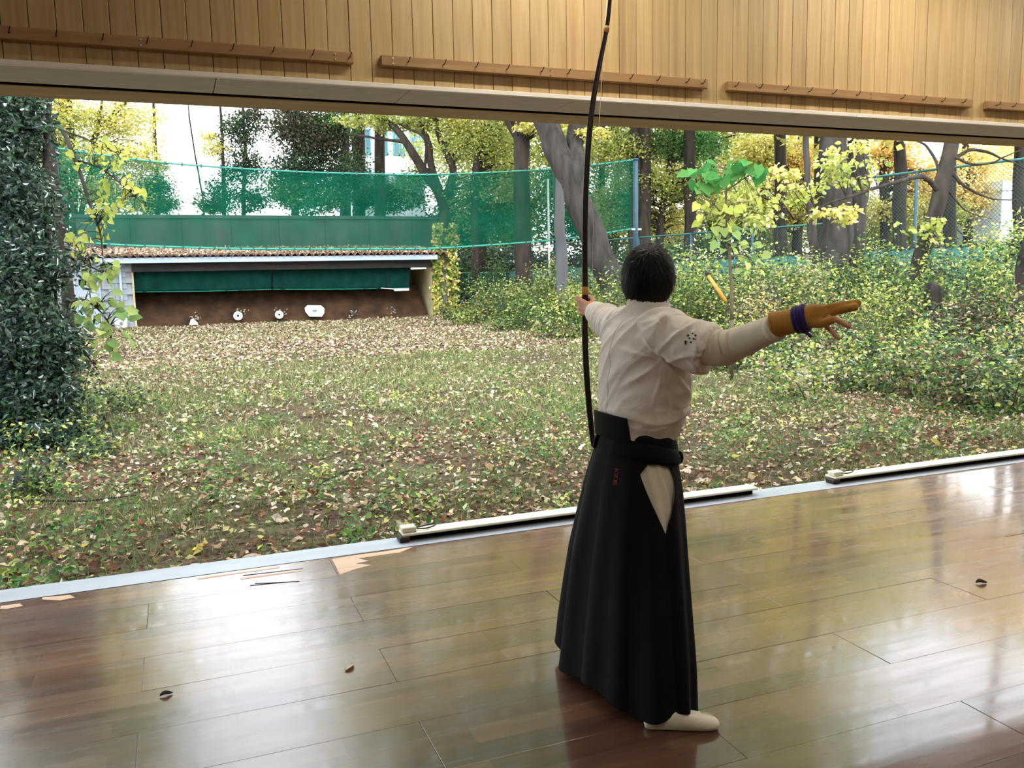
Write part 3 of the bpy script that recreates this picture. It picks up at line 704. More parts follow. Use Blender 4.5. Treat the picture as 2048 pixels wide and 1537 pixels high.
def wire_mat():
    m = bpy.data.materials.new('chain_link'); m.use_nodes = True; t = m.node_tree; b = t.nodes['Principled BSDF']; out = t.nodes['Material Output']
    tc = t.nodes.new('ShaderNodeTexCoord'); sp = t.nodes.new('ShaderNodeSeparateXYZ'); t.links.new(tc.outputs['Object'], sp.inputs[0])
    def diag(op):
        s = math_n(t, op, sp.outputs[1], sp.outputs[2]); w = math_n(t, 'FRACT', math_n(t, 'MULTIPLY', s, 9.0)); return math_n(t, 'LESS_THAN', w, .11)
    a = math_n(t, 'MAXIMUM', diag('ADD'), diag('SUBTRACT')); tr = t.nodes.new('ShaderNodeBsdfTransparent'); mx = t.nodes.new('ShaderNodeMixShader')
    t.links.new(a, mx.inputs[0]); t.links.new(tr.outputs[0], mx.inputs[1]); t.links.new(b.outputs[0], mx.inputs[2]); t.links.new(mx.outputs[0], out.inputs[0])
    b.inputs['Base Color'].default_value = (*srgb(40, 74, 72), 1); b.inputs['Roughness'].default_value = .6; return m
M['wire'] = wire_mat()
wf = empty('wire_fence', (20.2, 20.4, .7), 'tall green chain-link fence standing behind the teal sheet wall', 'fence'); tt = [i / 11 for i in range(12)]
def ftop(t): return 4.3 if t < .42 else 3.0
for t in tt:
    p = fpt(t) + [.15, .05]; mobj('post', tube([(*p, 0), (*p, ftop(t))], .05, 8), M['post'], wf, True)
for a, b_ in zip(tt[:-1], tt[1:]):
    p, q = fpt(a) + [.15, .05], fpt(b_) + [.15, .05]; z = min(ftop(a), ftop(b_))
    mobj('rail', tube([(*p, z - .03), (*q, z - .03)], .035, 6), M['teal'], wf, True); mobj('wire_panel', ([(*p, 1.5), (*q, 1.5), (*q, z), (*p, z)], [(0, 1, 2, 3)]), M['wire'], wf)
gt = empty('green_gate', at(960, 600, 36), 'low dark green netted gate between the shed pillar and the trees', 'gate')
p, q = np.array(at(912, 546, 36)), np.array(at(1010, 546, 36)); zb = float(gz(p[0], 36))
mobj('gate_cloth', MB().box(p[0], q[0], 36, 36.03, zb, p[2] - .12).vf, M['cloth'], gt)
for k in range(5):
    xx = p[0] + (q[0] - p[0]) * k / 4; mobj('gate_post', tube([(xx, 35.97, zb), (xx, 35.97, p[2])], .03, 8), M['rope'], gt, True)
mobj('gate_rail', tube([p + [0, -.03, 0], q + [0, -.03, 0]], .03, 8), M['rope'], gt, True)
# yellow-black marker pipe in the bushes
p, q = np.array(atd(1412, 545, 14)), np.array(atd(1444, 592, 13.8)); o = empty('marker_pipe', q, 'slanting yellow pipe with black tip sticking out of the bushes', 'pipe')
my, t_, b_ = new_mat('yellow_plastic'); b_.inputs['Base Color'].default_value = (*srgb(204, 136, 40), 1); b_.inputs['Roughness'].default_value = .4
g = q.copy(); dd = (q - p) / np.linalg.norm(q - p)
mobj('pipe', tube([p + dd * .07, q + dd * .12], .030, 10), my, o, True); mobj('black_tip', tube([p, p + dd * .07], .034, 10), M['black'], o, True)

# ---- far buildings between the trees
M['bldg'] = noisy('pale_panel', srgb(196, 208, 218), srgb(214, 224, 232), 2, .6, bmp=0)
M['tealframe'] = noisy('teal_frame', srgb(70, 150, 160), srgb(90, 168, 176), 2, .5, bmp=0)
mg, t_, b_ = new_mat('window_glass'); b_.inputs['Base Color'].default_value = (*srgb(120, 150, 170), 1); b_.inputs['Roughness'].default_value = .08; b_.inputs['Metallic'].default_value = .3; M['glass'] = mg
def building(px0, px1, ptop, d, cols, rows, label):
    a, b_ = np.array(atd(px0, ptop, d)), np.array(atd(px1, ptop, d)); Yb = (a[1] + b_[1]) / 2; x0, x1, zt_ = a[0], b_[0], a[2]
    r = empty('office_building', ((x0 + x1) / 2, Yb, 0), label, 'building'); mobj('body', MB().box(x0, x1, Yb, Yb + 9, -.5, zt_).vf, M['bldg'], r); mobj('parapet', MB().box(x0 - .15, x1 + .15, Yb - .15, Yb + 9.1, zt_, zt_ + .5).vf, M['bldg'], r)
    cw = (x1 - x0) / cols; rh = 3.2
    for i in range(cols):
        for j in range(rows):
            u0, u1, w0, w1 = x0 + cw * (i + .16), x0 + cw * (i + .84), .9 + rh * j, 2.7 + rh * j
            if w1 > zt_: continue
            f_ = mobj('window', MB().box(u0, u1, Yb - .08, Yb - .02, w0, w0 + .09).box(u0, u1, Yb - .08, Yb - .02, w1 - .09, w1).box(u0, u0 + .09, Yb - .08, Yb - .02, w0, w1).box(u1 - .09, u1, Yb - .08, Yb - .02, w0, w1).box((u0 + u1) / 2 - .04, (u0 + u1) / 2 + .04, Yb - .08, Yb - .02, w0, w1).vf, M['tealframe'], r)
            mobj('pane', MB().box(u0, u1, Yb - .03, Yb - .01, w0, w1).vf, M['glass'], f_)
building(700, 850, 130, 62, 4, 6, 'pale office building with teal window frames seen above the green net')
building(1960, 2230, 385, 50, 6, 2, 'pale low building behind the tall wire fence at the far right')
# ================================================================== plants
def bark_mat(name, c1, c2, sc=6):
    return noisy(name, c1, c2, sc, .9, stretch=(1, 1, .18), bmp=.7, bdist=.05, spec=.2, detail=8)
M['bark'] = bark_mat('dark_bark', srgb(34, 30, 28), srgb(66, 58, 50))
M['bark_grey'] = bark_mat('grey_bark', srgb(38, 35, 33), srgb(70, 65, 60))
M['bark_pale'] = bark_mat('smooth_pale_bark', srgb(82, 81, 83), srgb(104, 102, 102), 3)
M['stem'] = bark_mat('thin_stem', srgb(70, 62, 48), srgb(104, 92, 70), 14)
def limb(mb, pts, k=5, n=10, rough=.06):
    """pts: (px, py, d, r) control points -> wobbling tapered tube; returns its centre line"""
    P = spline([(*atd(a, b, c), r) for a, b, c, r in pts], k)
    Q = []
    for i, p in enumerate(P):
        w = noise.noise_vector(Vector(p[:3]) * .9); Q.append(p[:3] + np.array(w) * p[3] * .35)
    V, F = tube(Q, [p[3] * (1 + .12 * noise.noise(Vector(p[:3]) * 2.3)) for p in P], n)
    V = [np.array(v) + np.array(noise.noise_vector(Vector(v) * 3.1)) * rough * .5 for v in V]
    mb.add(V, F); return np.array(Q), np.array([p[3] for p in P])
def blob_pts(cx_, cy_, rx, ry, d, n, clump=.33):
    """clumped points inside an ellipsoid"""
    c = atd(cx_, cy_, d); s = d / FPX; right = MW[:, 0]; up = np.array([0, 0, 1.]); fw_ = MW[:, 2]
    k = max(6, n // 30); U = rand_dir(k) * (RNG.random((k, 1)) ** .42)
    ctr = c + (U[:, 0:1] * rx * s) * right + (U[:, 1:2] * ry * s) * up + (U[:, 2:3] * (rx + ry) / 2 * s) * fw_
    i = RNG.integers(0, k, n); sg = clump * min(rx, ry) * s
    off = RNG.normal(size=(n, 3)) * sg * [1.2, 1.2, .55]
    return ctr[i] + off, ctr
def leaf_frames(n, droop=.3, flat=.8):
    D = rand_dir(n); D[:, 2] = D[:, 2] * .5 - droop; N = np.array([0, 0, 1.]) * flat + RNG.normal(size=(n, 3)) * .6
    return unit(D), unit(N)
def twigs(mb, ctrs, line, rad, every=2, r0=.018, sag=.15):
    for c in ctrs[::every]:
        dd = np.linalg.norm(line - c, axis=1) + np.maximum(0, line[:, 2] - c[2] + .2) * .8; i = int(np.argmin(dd)); a = line[i]
        L = np.linalg.norm(c - a)
        if L < .15 or L > 6: continue
        m = (a + c) / 2 + np.array([RNG.normal() * .08 * L, RNG.normal() * .08 * L, sag * L])
        r = min(rad[i] * .55, r0 * (1 + L * .35)); P = spline([a, m, c], 3); mb.tube(P, list(np.linspace(r, r * .25, len(P))), 5, False)
def tree(name, label, limbs, blobs, mat='bark', leaf=(.10, .075), group=None, cat='tree', lmat='leaf', every=2, n=10, r0=.018, tpl='diamond', dens=2.0):
    b0 = np.array(atd(*limbs[0][0][:3])); b0[2] = min(b0[2], float(gz(b0[0], b0[1])))
    o = empty(name, b0, label, cat, group); mb = MB(); L = []; R = []
    first = limbs[0][0]; p0 = np.array(atd(*first[:3])); g = float(gz(p0[0], p0[1]))
    for i, l in enumerate(limbs):
        q, r = limb(mb, l, n=n); L.append(q); R.append(r)
    if p0[2] > g + .02: mb.tube([p0 + [0, 0, .1], (p0[0], p0[1], g - .15)], [first[3], first[3] * 1.25], n)
    L = np.vstack(L); R = np.concatenate(R); Cs = []; cols = []
    for (x, y, rx, ry, dd, k, pl) in blobs:
        k = int(k * dens); C, ct = blob_pts(x, y, rx, ry, dd, k); twigs(mb, ct, L, R, every, r0); Cs.append(C); cols.append(pal(pl, k))
    mobj('trunk', mb.vf, M[mat], o, True)
    if Cs:
        C = np.vstack(Cs); nn = len(C); D, N = leaf_frames(nn)
        leaf_obj('foliage', C, D, N, leaf[0] * RNG.uniform(.7, 1.3, nn), leaf[1] * RNG.uniform(.7, 1.2, nn), np.vstack(cols), M[lmat], o, tpl)
    return o
BG = 'trees behind the shed'
tree('yellow_tree', 'many-stemmed tree with clear yellow leaves left behind the shed',
     [[(150, 560, 40, .17), (150, 420, 40, .16), (146, 300, 40, .14), (140, 200, 40, .11), (135, 20, 40, .05)],
      [(150, 470, 40, .13), (186, 330, 40, .13), (192, 270, 40, .12), (250, 205, 40, .09), (330, 110, 40, .03)],
      [(192, 270, 40, .08), (202, 220, 40, .06), (208, 100, 40, .03)],
      [(148, 420, 40, .12), (112, 290, 40, .12), (88, 200, 40, .1), (60, 20, 40, .04)]],
     [(110, 225, 80, 40, 40, 1700, 'Y'), (235, 240, 75, 40, 40, 1500, 'Y'), (160, 260, 90, 40, 40, 900, 'YG'), (262, 320, 65, 40, 39, 1300, 'Y'), (170, 330, 70, 50, 40, 1600, 'YG'), (225, 395, 70, 40, 39, 1300, 'YG'),
      (60, 60, 170, 100, 40, 3000, 'Y'), (60, 330, 90, 90, 40, 2200, 'G')], leaf=(.14, .1), group=BG)
tree('narrow_conifer', 'narrow cone-shaped green conifer left of the white sky gap',
     [[(316, 560, 44, .13), (314, 425, 44, .12), (311, 300, 44, .09), (306, 190, 44, .07), (300, 40, 44, .03)]],
     [(316, 410, 42, 22, 44, 1500, 'G'), (313, 372, 30, 22, 44, 900, 'G'), (318, 330, 20, 22, 44, 350, 'YG'), (305, 255, 18, 40, 44, 260, 'Y'), (290, 380, 30, 30, 44, 600, 'DG')], leaf=(.16, .07), group=BG)
tree('bare_sapling', 'thin bare leaning stem against the white sky gap', [[(412, 560, 42, .05), (408, 420, 42, .045), (394, 330, 42, .04), (376, 214, 42, .035), (368, 120, 42, .02)]], [(404, 380, 10, 30, 42, 60, 'YG')], leaf=(.12, .08), group=BG, r0=.01)
tree('slender_evergreen', 'pair of slender dark evergreen stems with sparse foliage in the sky gap',
     [[(450, 560, 42, .11), (448, 400, 42, .1), (446, 300, 42, .08), (440, 190, 42, .05), (438, 60, 42, .02)], [(486, 560, 42, .12), (487, 400, 42, .1), (490, 290, 42, .09), (484, 200, 42, .06), (480, 60, 42, .02)]],
     [(440, 395, 32, 34, 42, 900, 'DG'), (486, 262, 34, 36, 42, 1100, 'DG'), (492, 330, 32, 34, 42, 900, 'DG'), (428, 292, 26, 30, 42, 420, 'Y'), (505, 395, 30, 26, 42, 700, 'DG'), (420, 415, 30, 14, 42, 300, 'G'), (462, 350, 20, 20, 42, 260, 'DG'), (510, 230, 22, 24, 42, 350, 'DB')], leaf=(.14, .1), group=BG)
tree('broad_evergreen', 'broad dark green tree right of the white sky gap behind the net',
     [[(592, 560, 40, .2), (590, 420, 40, .18), (593, 300, 40, .15), (590, 200, 40, .1), (588, 60, 40, .05)]],
     [(590, 255, 52, 40, 40, 2600, 'DB'), (640, 285, 62, 36, 40, 2600, 'DB'), (600, 340, 60, 38, 40, 2400, 'DG'), (668, 250, 50, 24, 40, 1200, 'G'), (620, 395, 72, 32, 40, 2200, 'G'), (690, 355, 46, 40, 40, 1400, 'DG'), (560, 375, 30, 30, 40, 500, 'G'), (600, 120, 90, 90, 40, 2400, 'DG')], leaf=(.14, .1), group=BG)
tree('straight_tree', 'straight dark trunk in front of the pale office building', [[(718, 560, 43, .3), (716, 420, 43, .29), (714, 290, 43, .27), (712, 180, 43, .22), (708, 20, 43, .1)]],
     [(745, 390, 60, 34, 43, 1500, 'G'), (700, 330, 36, 30, 43, 600, 'G'), (800, 400, 50, 28, 43, 900, 'DG'), (712, 110, 90, 60, 43, 1600, 'YG')], leaf=(.14, .1), group=BG)
tree('spreading_tree', 'spreading tree whose dark limbs fan out left above the net',
     [[(892, 600, 37, .3), (890, 470, 37, .27), (886, 405, 37, .24), (850, 345, 36.5, .2), (812, 285, 36, .16), (770, 240, 36, .12), (690, 205, 35.5, .06), (600, 180, 35, .03)],
      [(886, 405, 37, .18), (862, 330, 37, .15), (858, 290, 37, .13), (838, 240, 37, .1), (800, 150, 37, .05)], [(888, 400, 37, .18), (906, 345, 37, .16), (890, 300, 37, .14), (872, 245, 37, .12), (880, 130, 37, .06)],
      [(812, 285, 36, .08), (760, 278, 36, .06), (700, 268, 36, .03)], [(850, 345, 36.5, .07), (850, 280, 36, .06), (800, 250, 36, .04), (720, 225, 36, .02)]],
     [(750, 240, 80, 18, 36, 1100, 'YG'), (850, 245, 60, 20, 37, 900, 'YG'), (920, 290, 40, 40, 37, 900, 'YG'), (940, 390, 50, 50, 38, 1500, 'YG'), (800, 120, 160, 70, 37, 2500, 'YG'), (830, 370, 40, 34, 38, 500, 'G')], leaf=(.13, .09), group=BG, every=3)
tree('leafy_tree', 'slim tree with pale yellow-green leaves between shed and big trunk',
     [[(952, 600, 37, .2), (950, 470, 37, .19), (948, 380, 37, .17), (958, 300, 37, .15), (968, 230, 37, .12), (975, 60, 37, .05)], [(958, 300, 37, .08), (930, 265, 37, .06), (900, 240, 37, .03)]],
     [(985, 275, 60, 40, 37, 2000, 'YG'), (1000, 350, 60, 50, 38, 2000, 'YG'), (930, 255, 40, 25, 37, 700, 'Y'), (995, 440, 50, 45, 39, 1500, 'G'), (980, 130, 110, 80, 37, 2200, 'YG')], leaf=(.13, .09), group=BG)
tree('big_trunk_tree', 'big upright dark trunk just right of the shed', [[(1046, 596, 33, .34), (1046, 520, 33, .31), (1044, 400, 33, .3), (1042, 290, 33, .3), (1036, 190, 33, .27), (1030, 20, 33, .15)], [(1042, 290, 33, .16), (1010, 230, 33, .12), (970, 120, 33, .05)]],
     [(1090, 250, 70, 18, 32, 900, 'Y'), (1000, 225, 50, 20, 33, 500, 'YG'), (1040, 90, 150, 80, 33, 2600, 'YG')], leaf=(.13, .09))
tree('leaning_tree', 'massive grey trunk leaning left beside the archer\'s head', [[(1246, 640, 24, .46), (1222, 565, 24, .40), (1192, 490, 24, .37), (1158, 410, 24, .36), (1125, 330, 24, .36), (1098, 262, 24, .34), (1070, 180, 24, .28), (1040, 20, 24, .15)],
     [(1150, 390, 24, .28), (1152, 330, 24, .26), (1150, 270, 24.3, .25), (1165, 180, 24.5, .2), (1190, 20, 25, .1)]],
     [(1130, 110, 170, 60, 24, 2600, 'YG'), (1180, 268, 40, 14, 24, 260, 'Y')], mat='bark_grey', leaf=(.11, .08), n=16)
tree('pale_trunk', 'smooth pale trunk standing under the right part of the net', [[(1128, 640, 27, .2), (1124, 560, 27, .185), (1121, 480, 27, .18), (1116, 380, 27, .17), (1110, 250, 27, .15), (1100, 60, 27, .08)]], [(1105, 90, 80, 60, 27, 900, 'Y')], mat='bark_pale', leaf=(.11, .08), n=14)
tag(mobj('thin_pole', tube([(*atd(1100, 640, 34)[:2], .3), (*atd(1100, 640, 34)[:2], float(atd(1100, 362, 34)[2]))], .045, 8), M['lampbody'], origin=(*atd(1100, 640, 34)[:2], .3), smooth=True), 'thin white pole seen through the net beside the pale trunk', 'pole')
tree('green_canopy_tree', 'wide green-yellow canopy tree behind the archer\'s head',
     [[(1318, 560, 38, .2), (1320, 470, 38, .18), (1330, 380, 38, .15), (1345, 290, 38, .12), (1360, 120, 38, .05)], [(1330, 380, 38, .1), (1270, 310, 38, .08), (1215, 280, 38, .05), (1150, 250, 38, .02)], [(1338, 330, 38, .09), (1400, 290, 38, .07), (1470, 270, 38, .03)]],
     [(1225, 300, 60, 36, 37, 1900, 'YG'), (1300, 290, 80, 34, 38, 2400, 'G'), (1390, 290, 70, 30, 38, 2000, 'BG'), (1290, 370, 80, 40, 38, 2400, 'YG'), (1400, 380, 70, 44, 38, 2200, 'YG'), (1230, 420, 60, 44, 39, 1700, 'YG'), (1330, 440, 70, 36, 39, 1700, 'Y'), (1300, 130, 200, 90, 38, 4200, 'YG')], leaf=(.13, .09))
tree('yellow_ginkgo', 'golden yellow tree filling the background right of the canopy tree',
     [[(1595, 560, 46, .28), (1596, 450, 46, .26), (1600, 330, 46, .22), (1606, 200, 46, .15), (1610, 20, 46, .06)]],
     [(1520, 310, 60, 36, 45, 2200, 'Y'), (1590, 330, 60, 44, 46, 2400, 'YO'), (1560, 420, 60, 40, 46, 2000, 'Y'), (1640, 400, 50, 44, 46, 1500, 'YG'), (1480, 420, 60, 40, 46, 1800, 'YG'), (1560, 120, 160, 100, 46, 3000, 'YO')], leaf=(.17, .13))
tree('golden_tree', 'orange-yellow tree glowing behind the tall wire fence at right',
     [[(1772, 560, 48, .3), (1770, 430, 48, .28), (1768, 320, 48, .24), (1765, 180, 48, .15), (1760, 20, 48, .06)], [(1935, 560, 50, .3), (1936, 430, 50, .26), (1930, 300, 50, .2), (1920, 100, 50, .1)]],
     [(1780, 310, 60, 34, 48, 1900, 'YO'), (1850, 360, 70, 44, 48, 2400, 'YO'), (1800, 420, 60, 36, 48, 1800, 'Y'), (1945, 330, 60, 40, 50, 2200, 'YO'), (1935, 400, 44, 36, 50, 1500, 'YO'), (1880, 430, 60, 30, 49, 1500, 'YG'), (1820, 170, 120, 60, 48, 2000, 'YO')], leaf=(.17, .13))
tree('twin_trunk_tree', 'thick twin-stemmed tree with peeling grey bark right of the archer',
     [[(1668, 590, 22, .46), (1668, 530, 22, .42), (1676, 450, 22, .38), (1672, 370, 22, .36), (1668, 290, 22, .33), (1660, 120, 22, .22), (1650, -60, 22, .1)], [(1706, 590, 22.4, .3), (1706, 500, 22.4, .28), (1712, 400, 22.4, .28), (1716, 300, 22.4, .27), (1728, 120, 22.4, .18)], [(1634, 585, 21.6, .13), (1630, 500, 21.6, .12), (1622, 440, 21.6, .1), (1614, 330, 21.6, .08), (1610, 150, 21.6, .05)]],
     [(1700, 120, 130, 50, 22, 1600, 'YG'), (1640, 60, 110, 60, 22, 1400, 'Y')], mat='bark_grey', leaf=(.1, .075), n=16)
tree('leaning_young_tree', 'slim dark tree leaning right with long bare twigs',
     [[(1826, 590, 18, .2), (1834, 545, 18, .18), (1856, 470, 18, .155), (1880, 390, 18, .15), (1895, 330, 18, .145), (1910, 260, 18, .13), (1925, 120, 18, .08)],
      [(1880, 385, 18, .06), (1850, 355, 17.6, .05), (1815, 358, 17.2, .045), (1740, 380, 16.8, .035), (1660, 405, 16.4, .025), (1590, 440, 16.2, .012)],
      [(1888, 365, 18, .04), (1860, 300, 18, .03), (1830, 280, 18, .015)], [(1895, 325, 18, .05), (1950, 300, 18, .035), (2010, 320, 18, .02), (2070, 350, 18, .01)], [(1893, 335, 18, .04), (1940, 380, 18, .03), (2000, 400, 18, .015), (2060, 396, 18, .008)],
      [(1908, 270, 18, .04), (1960, 270, 17.6, .03), (2020, 290, 17.4, .015)], [(1898, 310, 18, .03), (1960, 330, 17.6, .02), (2040, 300, 17.2, .008)], [(1886, 370, 18, .03), (1930, 420, 18, .015), (1985, 440, 18, .006)]],
     [(1650, 350, 44, 34, 16.6, 100, 'YG'), (1700, 300, 46, 24, 16.8, 60, 'Y'), (1600, 395, 40, 34, 16.4, 90, 'YG'), (1655, 430, 60, 26, 16.5, 90, 'Y'), (1520, 430, 50, 40, 16.2, 90, 'YG'), (1490, 380, 40, 30, 16.2, 60, 'YG'), (1730, 350, 30, 30, 17, 50, 'YG'), (1850, 460, 40, 30, 17.5, 60, 'YG'), (1570, 350, 36, 24, 16.4, 60, 'Y')], leaf=(.115, .085), every=1, r0=.008, tpl='oval')
tree('dark_stump', 'dark broken stump half hidden in bushes below the leaning tree', [[(1872, 660, 15.5, .17), (1868, 610, 15.5, .16), (1866, 575, 15.5, .14), (1870, 566, 15.5, .06)]], [], cat='stump')
tree('edge_trunk', 'dark trunk cut off by the right edge of the picture', [[(2046, 700, 14, .16), (2044, 620, 14, .14), (2050, 540, 14, .13), (2075, 420, 14, .1), (2110, 250, 14, .06)]], [(2060, 500, 30, 60, 14, 220, 'H')], leaf=(.09, .05))
# far belt of woodland closing the view behind fence and shed
belt = [(930, 470, 90, 50, 52, 'DG'), (1020, 440, 80, 70, 50, 'YG'), (1110, 430, 90, 80, 50, 'G'), (1210, 460, 90, 60, 50, 'G'), (1330, 480, 90, 50, 50, 'YG'), (1450, 470, 90, 60, 50, 'G'), (1560, 480, 90, 50, 52, 'YG'), (1690, 460, 90, 60, 52, 'YG'), (1800, 470, 80, 50, 52, 'YG'), (1900, 480, 80, 36, 54, 'YG'), (2010, 500, 70, 24, 52, 'DG'),
        (900, 300, 80, 70, 54, 'YG'), (1010, 300, 90, 70, 54, 'YG'), (1120, 300, 90, 70, 54, 'YG'), (1230, 320, 90, 80, 54, 'YG'), (1340, 330, 90, 80, 54, 'Y'), (1450, 330, 90, 80, 54, 'YG'), (1550, 340, 90, 80, 56, 'Y'), (1660, 340, 80, 70, 56, 'YO'), (1200, 210, 110, 60, 52, 'YG'), (1420, 210, 110, 60, 52, 'Y')]
belt += [(960, 550, 90, 40, 46, 'DG'), (1070, 550, 90, 40, 46, 'DG'), (1190, 550, 90, 40, 46, 'DG'), (1300, 540, 90, 40, 46, 'G'), (20, 420, 110, 110, 46, 'G'), (110, 520, 90, 80, 44, 'DG'), (-60, 540, 120, 90, 44, 'DG'), (2030, 340, 60, 60, 56, 'YO')]
def where(x):
    for lim, w in ((40, 'behind the left edge of the evergreen shrub'), (130, 'behind the evergreen shrub near the shed'), (960, 'beside the shed pillar'), (1040, 'behind the big upright trunk'), (1150, 'behind the pale trunk'), (1260, 'at the right end of the net'), (1360, "behind the archer's head"), (1480, 'behind the broad-leaved sapling'), (1600, 'left of the twin-trunk tree'), (1720, 'behind the twin-trunk tree'), (1840, 'behind the leaning young tree'), (1960, 'right of the leaning young tree')):
        if x < lim: return w
    return 'at the right edge'
CN = {'DG': 'dark green', 'G': 'green', 'YG': 'yellow-green', 'Y': 'yellow', 'YO': 'golden', 'DGB': 'dark green'}
for i, (x, y, rx, ry, d, pl) in enumerate(belt):
    lv = 'low' if y > 510 else ('half-high' if y > 380 else ('high' if y > 250 else 'topmost'))
    tree('woodland_tree', '%s distant %s tree crown %s' % (lv, CN[pl], where(x)), [[(x, 600, d, .25), (x + 4, y, d, .2), (x - 6, y - ry, d, .1)]], [(x, y, rx, ry, d, 1700, pl), (x, y - ry * .7, rx * .8, ry * .6, d + 1, 700, pl)], leaf=(.22, .17), group='distant trees around the yard', every=12)
# unseen crowns out of frame, placed to block sky in the floor's reflections
TALL = [(-150, 0, 240, 190, 38, 3000, 'Y'), (60, -120, 190, 200, 38, 3200, 'YG'), (-40, -420, 260, 190, 36, 2600, 'G'), (690, 20, 120, 150, 42, 2000, 'G'), (720, -280, 130, 190, 40, 2400, 'YG'),
        (960, 0, 190, 160, 36, 3400, 'YG'), (960, -320, 210, 200, 36, 3400, 'G'), (1290, -20, 210, 170, 34, 3400, 'YG'), (1270, -330, 230, 200, 34, 3400, 'G'), (1560, 40, 150, 150, 34, 2400, 'Y'), (1560, -260, 180, 190, 34, 2600, 'YG'), (1800, 60, 120, 110, 34, 1300, 'Y'), (1900, 120, 120, 90, 36, 1500, 'YO'), (760, -620, 170, 170, 38, 2200, 'G'), (1050, -640, 230, 190, 36, 2600, 'YG'), (1380, -640, 230, 190, 34, 2600, 'G'), (1640, -560, 140, 170, 34, 1700, 'YG'), (40, -680, 230, 190, 36, 2200, 'G'), (126, -330, 60, 230, 40, 1500, 'YG'), (2040, 0, 150, 120, 34, 1900, 'YO'), (2230, -60, 150, 150, 34, 1700, 'Y'), (2080, -720, 200, 130, 34, 1700, 'YG')]
for i, (x, y, rx, ry, d, n_, pl) in enumerate(TALL):
    tree('unseen_crown', 'unseen %s crown %s, above the opening%s' % (CN[pl], where(x), '' if y > -90 else (', upper storey' if y > -500 else ', treetop')), [[(x, 560, d + 3, .3), (x, 300, d + 3, .25), (x, y, d, .12)]], [(x, y, rx, ry, d, n_, pl)], leaf=(.30, .24), group='unseen crowns above the opening', every=12, dens=1.8)

# trees added outside the frame on both sides to cut the lawn's skylight
def side_tree(x, y, h, r, n_, pl, label):
    z = float(gz(x, y)); o = empty('added_side_tree', (x, y, z), label, 'tree', 'added unseen trees beside the yard'); mb = MB(); P = spline([(x, y, z - .2), (x + .2, y, z + h * .4), (x - .1, y + .2, z + h * .75), (x, y, z + h)], 4)
    mb.tube(P, list(np.linspace(.28, .05, len(P))), 9); U = rand_dir(n_) * (RNG.random((n_, 1)) ** .4) * [r, r, h * .34]; C = U + [x, y, z + h * .68]
    for k in range(14): e = C[k]; mb.tube(spline([P[5 + k % 6], (P[5 + k % 6] + e) / 2 + [0, 0, .4], e], 3), list(np.linspace(.07, .015, 7)), 5, False)
    D, N = leaf_frames(n_); mobj('trunk', mb.vf, M['bark'], o, True); leaf_obj('foliage', C, D, N, .34 * RNG.uniform(.7, 1.3, n_), .27, pal(pl, n_), M['leaf'], o)
for x, y, h, r, pl, lb in ((-8, 9, 12, 3.6, 'G', 'added unseen green tree beside the left end of the hall'), (-9.5, 17, 13, 4, 'DG', 'added unseen dark tree half way down the left side of the yard'), (-10, 26, 13, 4, 'YG', 'added unseen yellow-green tree on the left side near the shed'), (21, 6.5, 12, 3.6, 'YG', 'added unseen yellow-green tree beside the right end of the hall'), (24, 26, 13, 4, 'Y', 'added unseen yellow tree beyond the wire fence')):
    side_tree(x, y, h, r, 2600, pl, lb)

# ---- big-leaved sapling: every leaf its own object
def leaf_mesh(name, tpl, mat):
    T, FT = TPL[tpl]; me = bpy.data.meshes.new(name); set_mesh(me, T, FT); me.materials.append(mat); return me
def solid_leaf(name, c1, c2):
    m = bpy.data.materials.new(name); m.use_nodes = True; t = m.node_tree; t.nodes.clear(); out = t.nodes.new('ShaderNodeOutputMaterial')
    oi = t.nodes.new('ShaderNodeObjectInfo'); c = ramp(t, oi.outputs['Random'], [(0, c1), (1, c2)]); tc = t.nodes.new('ShaderNodeTexCoord')
    v = math_n(t, 'MULTIPLY', noise_n(t, 5, 4), .5); c = mix(t, c, tuple(x * .6 for x in c1), v)
    d = t.nodes.new('ShaderNodeBsdfDiffuse'); tr = t.nodes.new('ShaderNodeBsdfTranslucent'); mx = t.nodes.new('ShaderNodeMixShader'); mx.inputs[0].default_value = .45
    t.links.new(c, d.inputs[0]); t.links.new(c, tr.inputs[0]); t.links.new(d.outputs[0], mx.inputs[1]); t.links.new(tr.outputs[0], mx.inputs[2]); t.links.new(mx.outputs[0], out.inputs[0]); return m
M['lg'] = solid_leaf('broad_green_leaf', srgb(62, 122, 64), srgb(104, 160, 84)); M['ly'] = solid_leaf('broad_yellow_leaf', srgb(156, 172, 78), srgb(216, 208, 112)); M['lp'] = solid_leaf('pale_leaf', srgb(118, 152, 92), srgb(196, 200, 118))
def place_leaf(me, parent, p, L, W, D, N):
    D = Vector(D).normalized(); N = Vector(N); S = D.cross(N).normalized(); N = S.cross(D)
    o = bpy.data.objects.new('leaf', me); link(o, parent)
    o.matrix_local = Matrix(((S.x * W, D.x * L, N.x * L, 0), (S.y * W, D.y * L, N.y * L, 0), (S.z * W, D.z * L, N.z * L, 0), (0, 0, 0, 1)))
    o.location = Vector(p) - wloc(parent); return o
